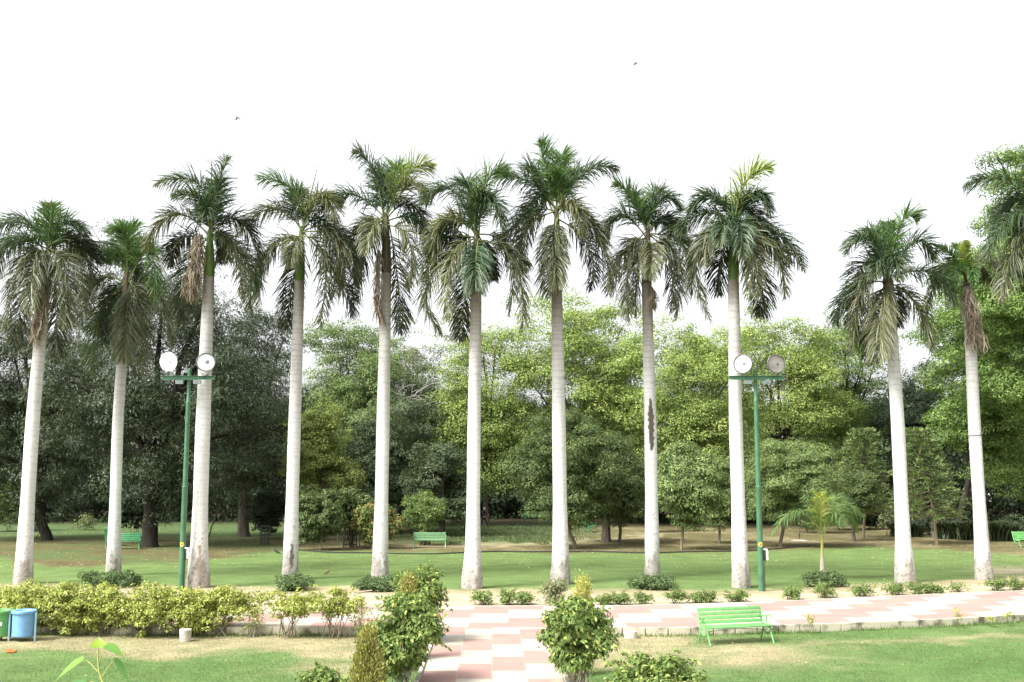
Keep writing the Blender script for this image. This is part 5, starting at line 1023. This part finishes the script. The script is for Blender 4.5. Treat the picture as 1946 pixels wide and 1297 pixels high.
# wheeled green bin behind second palm
g0 = G(208, 1038); t = thing('wheeled_bin', g0, 'tall dark green wheeled bin behind the second palm trunk', 'bin'); M_DG = paint('dark_green_plastic', (0.05, 0.17, 0.05), 0.45, 0.4)
k = 1 / F * g0[1]; hh = 36 * k
MB().lathe([(0.26, 0.12), (0.34, hh * 0.78), (0.34, hh * 0.8), (0.001, hh * 0.8)], 4, M=Matrix.Rotation(R(45), 3, 'Z') ).build('body', M_DG, t, smooth=False); MB().box((0, 0, hh * 0.89), (0.56, 0.56, hh * 0.17), None, 0.03).build('lid', M_DG, t)
for sx in (-1, 1): MB().lathe([(0.001, -0.03), (0.10, -0.03), (0.10, 0.03), (0.001, 0.03)], 16, (sx * 0.2, 0.2, 0.10), Matrix.Rotation(R(90), 3, 'Y')).build('wheel', M_BLACKIRON, t)
# iron tree guards
def guard(label, cx, base, w, top):
    g0 = G(cx, base); t = thing('tree_guard', g0, label, 'tree guard', 'iron tree guards'); Rg = w / F * g0[1] / 2; H = P(cx, top, g0[1])[2]
    m = MB()
    for k in range(10):
        a = k * 2 * math.pi / 10; m.tube([(Rg * math.cos(a), Rg * math.sin(a), -0.02), (Rg * 0.92 * math.cos(a), Rg * 0.92 * math.sin(a), H)], 0.018, 5)
    m.build('bars', M_BLACKIRON, t); m = MB()
    for z in np.linspace(0.15, H, 5): m.tube([(Rg * math.cos(a), Rg * math.sin(a), z) for a in np.linspace(0, 2 * math.pi, 17)[:-1]], 0.02, 5, closed=True)
    m.build('hoops', M_BLACKIRON, t)
guard('dark iron tree guard left of the fourth palm, under hanging vines', 503, 1037, 20, 1000)
guard('dark iron tree guard between the columnar bush and the flowering bush', 665, 1041, 26, 1000)
g0 = G(642, 1036); o = MB().tube([(0, 0, 0), (0, 0, 1.1)], 0.03, 8).build('fence_post', M_GREENPOLE); o.location = tuple(g0); tag(o, 'short green post beside the columnar bush', 'post')
g0 = G(683, 1040); o = MB().tube([(0, 0, 0), (0.03, 0, 0.9)], 0.03, 8).build('fence_post', M_GREENPOLE); o.location = tuple(g0); tag(o, 'short green post just right of the second iron tree guard', 'post')
# low brown bank and fence behind the bed at the right
# ------------------------------------------------------------------ birds
def bird(label, loc, s, wing, rz, mat, group=None, name='bird'):
    t = thing(name, loc, label, 'bird', group, rz)
    import bmesh
    prof = [(-0.30, 0.01, 0.0), (-0.17, 0.028, 0.0), (-0.05, 0.06, 0.0), (0.06, 0.062, 0.01), (0.13, 0.04, 0.03), (0.17, 0.034, 0.045), (0.205, 0.024, 0.045), (0.225, 0.010, 0.04), (0.26, 0.003, 0.035)]
    zb = 0.0 if wing else 0.13; tilt = 0 if wing else R(25)
    M = Matrix.Rotation(-tilt, 3, 'Y'); m = MB(); m.tube([tuple((M @ Vector((a * s, 0, c * s))) + Vector((0, 0, zb * s))) for a, b, c in prof], [b * s for a, b, c in prof], 10); m.build('body', mat, t)
    if wing:
        for sy in (-1, 1):
            V = [(0.08, 0.03, 0.02), (-0.05, 0.03, 0.02), (0.13, 0.22, wing * 0.12), (-0.05, 0.24, wing * 0.12), (0.05, 0.46, wing * 0.10), (-0.06, 0.40, wing * 0.10)]
            V = [(a * s, sy * b * s, c * s) for a, b, c in V]; V2 = [(a, b, c - 0.012 * s) for a, b, c in V]
            MB().add(V + V2, [(0, 1, 3, 2), (2, 3, 5, 4), (6, 8, 9, 7), (8, 10, 11, 9), (0, 2, 8, 6), (2, 4, 10, 8), (1, 7, 9, 3), (3, 9, 11, 5), (4, 5, 11, 10), (0, 6, 7, 1)]).build('wing', mat, t, smooth=False)
    else:
        for sy in (-1, 1):
            MB().tube([(0.0, sy * 0.025 * s, 0.09 * s), (-0.005 * s, sy * 0.025 * s, 0.04 * s), (0.0, sy * 0.025 * s, 0.0), (0.03 * s, sy * 0.025 * s, 0.0)], 0.006 * s, 5).build('leg', mat, t)
            MB().add([(0.07 * s, sy * 0.062 * s, 0.17 * s), (0.0, sy * 0.07 * s, 0.10 * s), (-0.2 * s, sy * 0.03 * s, 0.06 * s), (-0.02 * s, sy * 0.045 * s, 0.17 * s)], [(0, 1, 2, 3)]).build('wing', mat, t, smooth=False)
M_BIRD = paint('dark_feathers', (0.03, 0.03, 0.035), 0.6, 0.3); M_BIRDB = paint('brown_feathers', (0.12, 0.08, 0.05), 0.7, 0.2)
bird('small dark bird flying high in the sky right of centre', P(1207, 122, 60), 0.5, 0.6, R(10), M_BIRD, 'birds in flight')
bird('small dark bird flying high in the sky on the left', P(451, 224, 60), 0.55, -1.6, R(60), M_BIRD, 'birds in flight')
bird('black crow standing on the lawn left of the fourth palm', G(525, 1053), 1.0, 0, R(165), M_BIRD)
bird('small brown bird standing on the far lawn right of the fourth palm', G(622, 1092), 0.62, 0, R(15), M_BIRDB)
q = P(391, 718, float(G(344, 1120)[1]) - 0.13); bird('small black bird perched on the crossbar of the left lamp post', q, 0.42, 0, R(40), M_BIRD)

# ------------------------------------------------------------------ walking person
def skin_obj(name, V, E, Rd, mat, parent, root=0, sub=2):
    me = bpy.data.meshes.new(name); me.from_pydata([tuple(v) for v in V], E, []); o = put(name, me, mat, parent)
    md = o.modifiers.new('s', 'SKIN'); md.use_smooth_shade = True
    for i, sv in enumerate(me.skin_vertices[0].data): sv.radius = (Rd[i], Rd[i]) if np.isscalar(Rd[i]) else Rd[i]; sv.use_root = (i == root)
    o.modifiers.new('u', 'SUBSURF').levels = sub; o.modifiers['u'].render_levels = sub
    bpy.context.view_layer.update(); m2 = bpy.data.meshes.new_from_object(o.evaluated_get(bpy.context.evaluated_depsgraph_get())); o.modifiers.clear(); o.data = m2; m2.name = name
    if not m2.materials: m2.materials.append(mat)
    return o
def person():
    g0 = G(919, 1003); t = thing('person', g0, 'person in dark clothes striding right behind the sixth palm', 'person')
    M_SK = paint('skin', (0.30, 0.17, 0.10), 0.6, 0.3, 0.95); M_TR = paint('black_trousers', (0.018, 0.018, 0.022), 0.8, 0.1); M_SH = paint('dark_jacket', (0.03, 0.028, 0.03), 0.8, 0.1); M_HR = paint('dark_hair', (0.02, 0.017, 0.015), 0.7, 0.2)
    # +x is the walking direction
    V = [(0, 0, 0.92), (0.02, 0, 1.15), (0.05, 0, 1.38), (0.07, 0, 1.47), (0.10, 0, 1.55), (0.115, 0, 1.64),
         (0.0, -0.09, 0.88), (0.17, -0.09, 0.49), (0.36, -0.09, 0.10), (0.44, -0.09, 0.04),
         (0.0, 0.09, 0.88), (-0.13, 0.09, 0.48), (-0.36, 0.09, 0.14), (-0.30, 0.09, 0.04),
         (0.05, -0.19, 1.36), (-0.08, -0.23, 1.10), (0.02, -0.24, 0.88), (0.05, 0.19, 1.36), (0.10, 0.23, 1.10), (0.30, 0.22, 0.98),
         (0.145, 0, 1.585), (0.145, 0, 1.66)]
    E = [(0, 1), (1, 2), (2, 3), (3, 4), (4, 5), (0, 6), (6, 7), (7, 8), (8, 9), (0, 10), (10, 11), (11, 12), (12, 13), (2, 14), (14, 15), (15, 16), (2, 17), (17, 18), (18, 19)]
    Rd = [0.11, 0.10, 0.12, 0.05, 0.075, 0.085, 0.08, 0.055, 0.038, 0.03, 0.08, 0.055, 0.038, 0.03, 0.055, 0.04, 0.028, 0.055, 0.04, 0.028]
    V = V[:20]
    for (hx_, hy_, hz_, dx) in ((0.02, -0.24, 0.88, 0), (0.30, 0.22, 0.98, 1)):     # five fingers each
        hi = 16 if dx == 0 else 19; d = Vector((0.3, 0, -1)) if dx == 0 else Vector((1, 0, -0.5)); d.normalize()
        for k in range(5):
            s_ = (k - 2) * 0.02; n0 = len(V); a_ = Vector((hx_, hy_, hz_)) + d * 0.05 + Vector((s_, 0, 0.3 * s_)); V += [tuple(a_), tuple(a_ + d * (0.05 if k else 0.03)), tuple(a_ + d * (0.08 if k else 0.045) + Vector((-0.01, 0, 0)))]
            E += [(hi, n0), (n0, n0 + 1), (n0 + 1, n0 + 2)]; Rd += [0.012, 0.009, 0.008]
    skin_obj('body', V, E, Rd, M_SK, t)
    skin_obj('trousers', [V[i] for i in (0, 6, 7, 8, 10, 11, 12)], [(0, 1), (1, 2), (2, 3), (0, 4), (4, 5), (5, 6)], [0.125, 0.10, 0.075, 0.06, 0.10, 0.075, 0.06], M_TR, t)
    skin_obj('jacket', [V[i] for i in (0, 1, 2, 14, 15, 16, 17, 18, 19)] , [(0, 1), (1, 2), (2, 3), (3, 4), (4, 5), (2, 6), (6, 7), (7, 8)], [0.15, 0.14, 0.145, 0.075, 0.06, 0.045, 0.075, 0.06, 0.045], M_SH, t)
    m = MB(); m.lathe([(0.02, 0.115), (0.07, 0.095), (0.098, 0.04), (0.1, 0.0), (0.085, -0.05)], 16, (0.095, 0, 1.645), Matrix.Rotation(R(-18), 3, 'Y')); m.build('hair', M_HR, t)
    for sx in (8, 12):
        p_ = V[sx]; MB().tube([(p_[0] - 0.07, p_[1], p_[2] - 0.04), (p_[0] + 0.06, p_[1], p_[2] - 0.05), (p_[0] + 0.17, p_[1], p_[2] - 0.07)], [0.045, 0.045, 0.03], 8).build('shoe', M_HR, t)
person()

# ------------------------------------------------------------------ peepal seedling close to the camera
def seedling():
    Y0 = 6.7; r = np.random.default_rng(90); b = P(205, 1330, Y0); t = thing('seedling', (b[0], Y0, 0), 'slender sapling with heart shaped lime leaves rising close to the camera at the bottom left', 'sapling')
    top = P(187, 1230, Y0); pts = [np.array([b[0] + 0.05, Y0, SUNK]), np.array([b[0] + 0.03, Y0, 1.2]), P(205, 1330, Y0), P(198, 1305, Y0), P(189, 1278, Y0), P(186, 1255, Y0), top]
    trunk_mesh('stem', t, pts, [0.02, 0.015, 0.011, 0.0095, 0.007, 0.006, 0.003], (0.40, 0.42, 0.14), r=r)
    def leaf(base, tip, w, nrm_, col, att):
        base = np.array(base); tip = np.array(tip); D = tip - base; L = np.linalg.norm(D); D = D / L; Nv = np.array(nrm_, float); Nv = nrm(Nv - D * np.dot(Nv, D)); S = np.cross(D, Nv)
        prof = [(0, 0.0), (-0.05, 0.16), (0.02, 0.36), (0.16, 0.5), (0.34, 0.48), (0.52, 0.36), (0.66, 0.22), (0.8, 0.09), (1.0, 0.0)]
        V = []; f = []
        for u, v in prof:
            for s in (-1, 0, 1): V.append(base + D * L * (u if s else max(u, 0)) + S * s * v * w + Nv * abs(s) * v * w * 0.25 - Nv * 0.12 * L * u * u)
        for k in range(len(prof) - 1): f += [(3 * k, 3 * k + 1, 3 * k + 4, 3 * k + 3), (3 * k + 1, 3 * k + 2, 3 * k + 5, 3 * k + 4)]
        C_ = np.tile(col, (len(V), 1)) * 1.0
        lf = quads('leaf', V, f, M_GLOSSLEAF, t, C_, smooth=True)
        a = np.array(att); md = (a + base) / 2 + np.array([0, 0, 0.01]); V2, F2 = tube_vf(np.array([a, md, base]), [0.004, 0.003, 0.0025], 6); quads('petiole', V2, F2, M_GLOSSLEAF, t, np.tile([0.42, 0.42, 0.15], (len(V2), 1)), smooth=True)
    Q = lambda x_, y_, d=0.0: P(x_, y_, Y0 + d)
    leaf(Q(187, 1231), Q(188, 1210, 0.02), 0.095, (0.1, -1, 0.3), (0.24, 0.34, 0.035), Q(186, 1245))
    leaf(Q(201, 1228, -0.02), Q(240, 1247, -0.05), 0.085, (0.2, -0.35, 1), (0.12, 0.26, 0.05), Q(187, 1262))
    leaf(Q(158, 1252, 0.03), Q(100, 1291, -0.05), 0.07, (-0.5, -0.6, 0.7), (0.15, 0.28, 0.04), Q(185, 1276))
    leaf(Q(218, 1253, 0.0), Q(255, 1303, -0.04), 0.06, (0.9, -0.35, 0.5), (0.14, 0.30, 0.07), Q(192, 1291))
    leaf(Q(160, 1293, 0.0), Q(138, 1302, -0.14), 0.075, (0, -0.3, 1), (0.09, 0.22, 0.06), Q(199, 1308))
seedling()
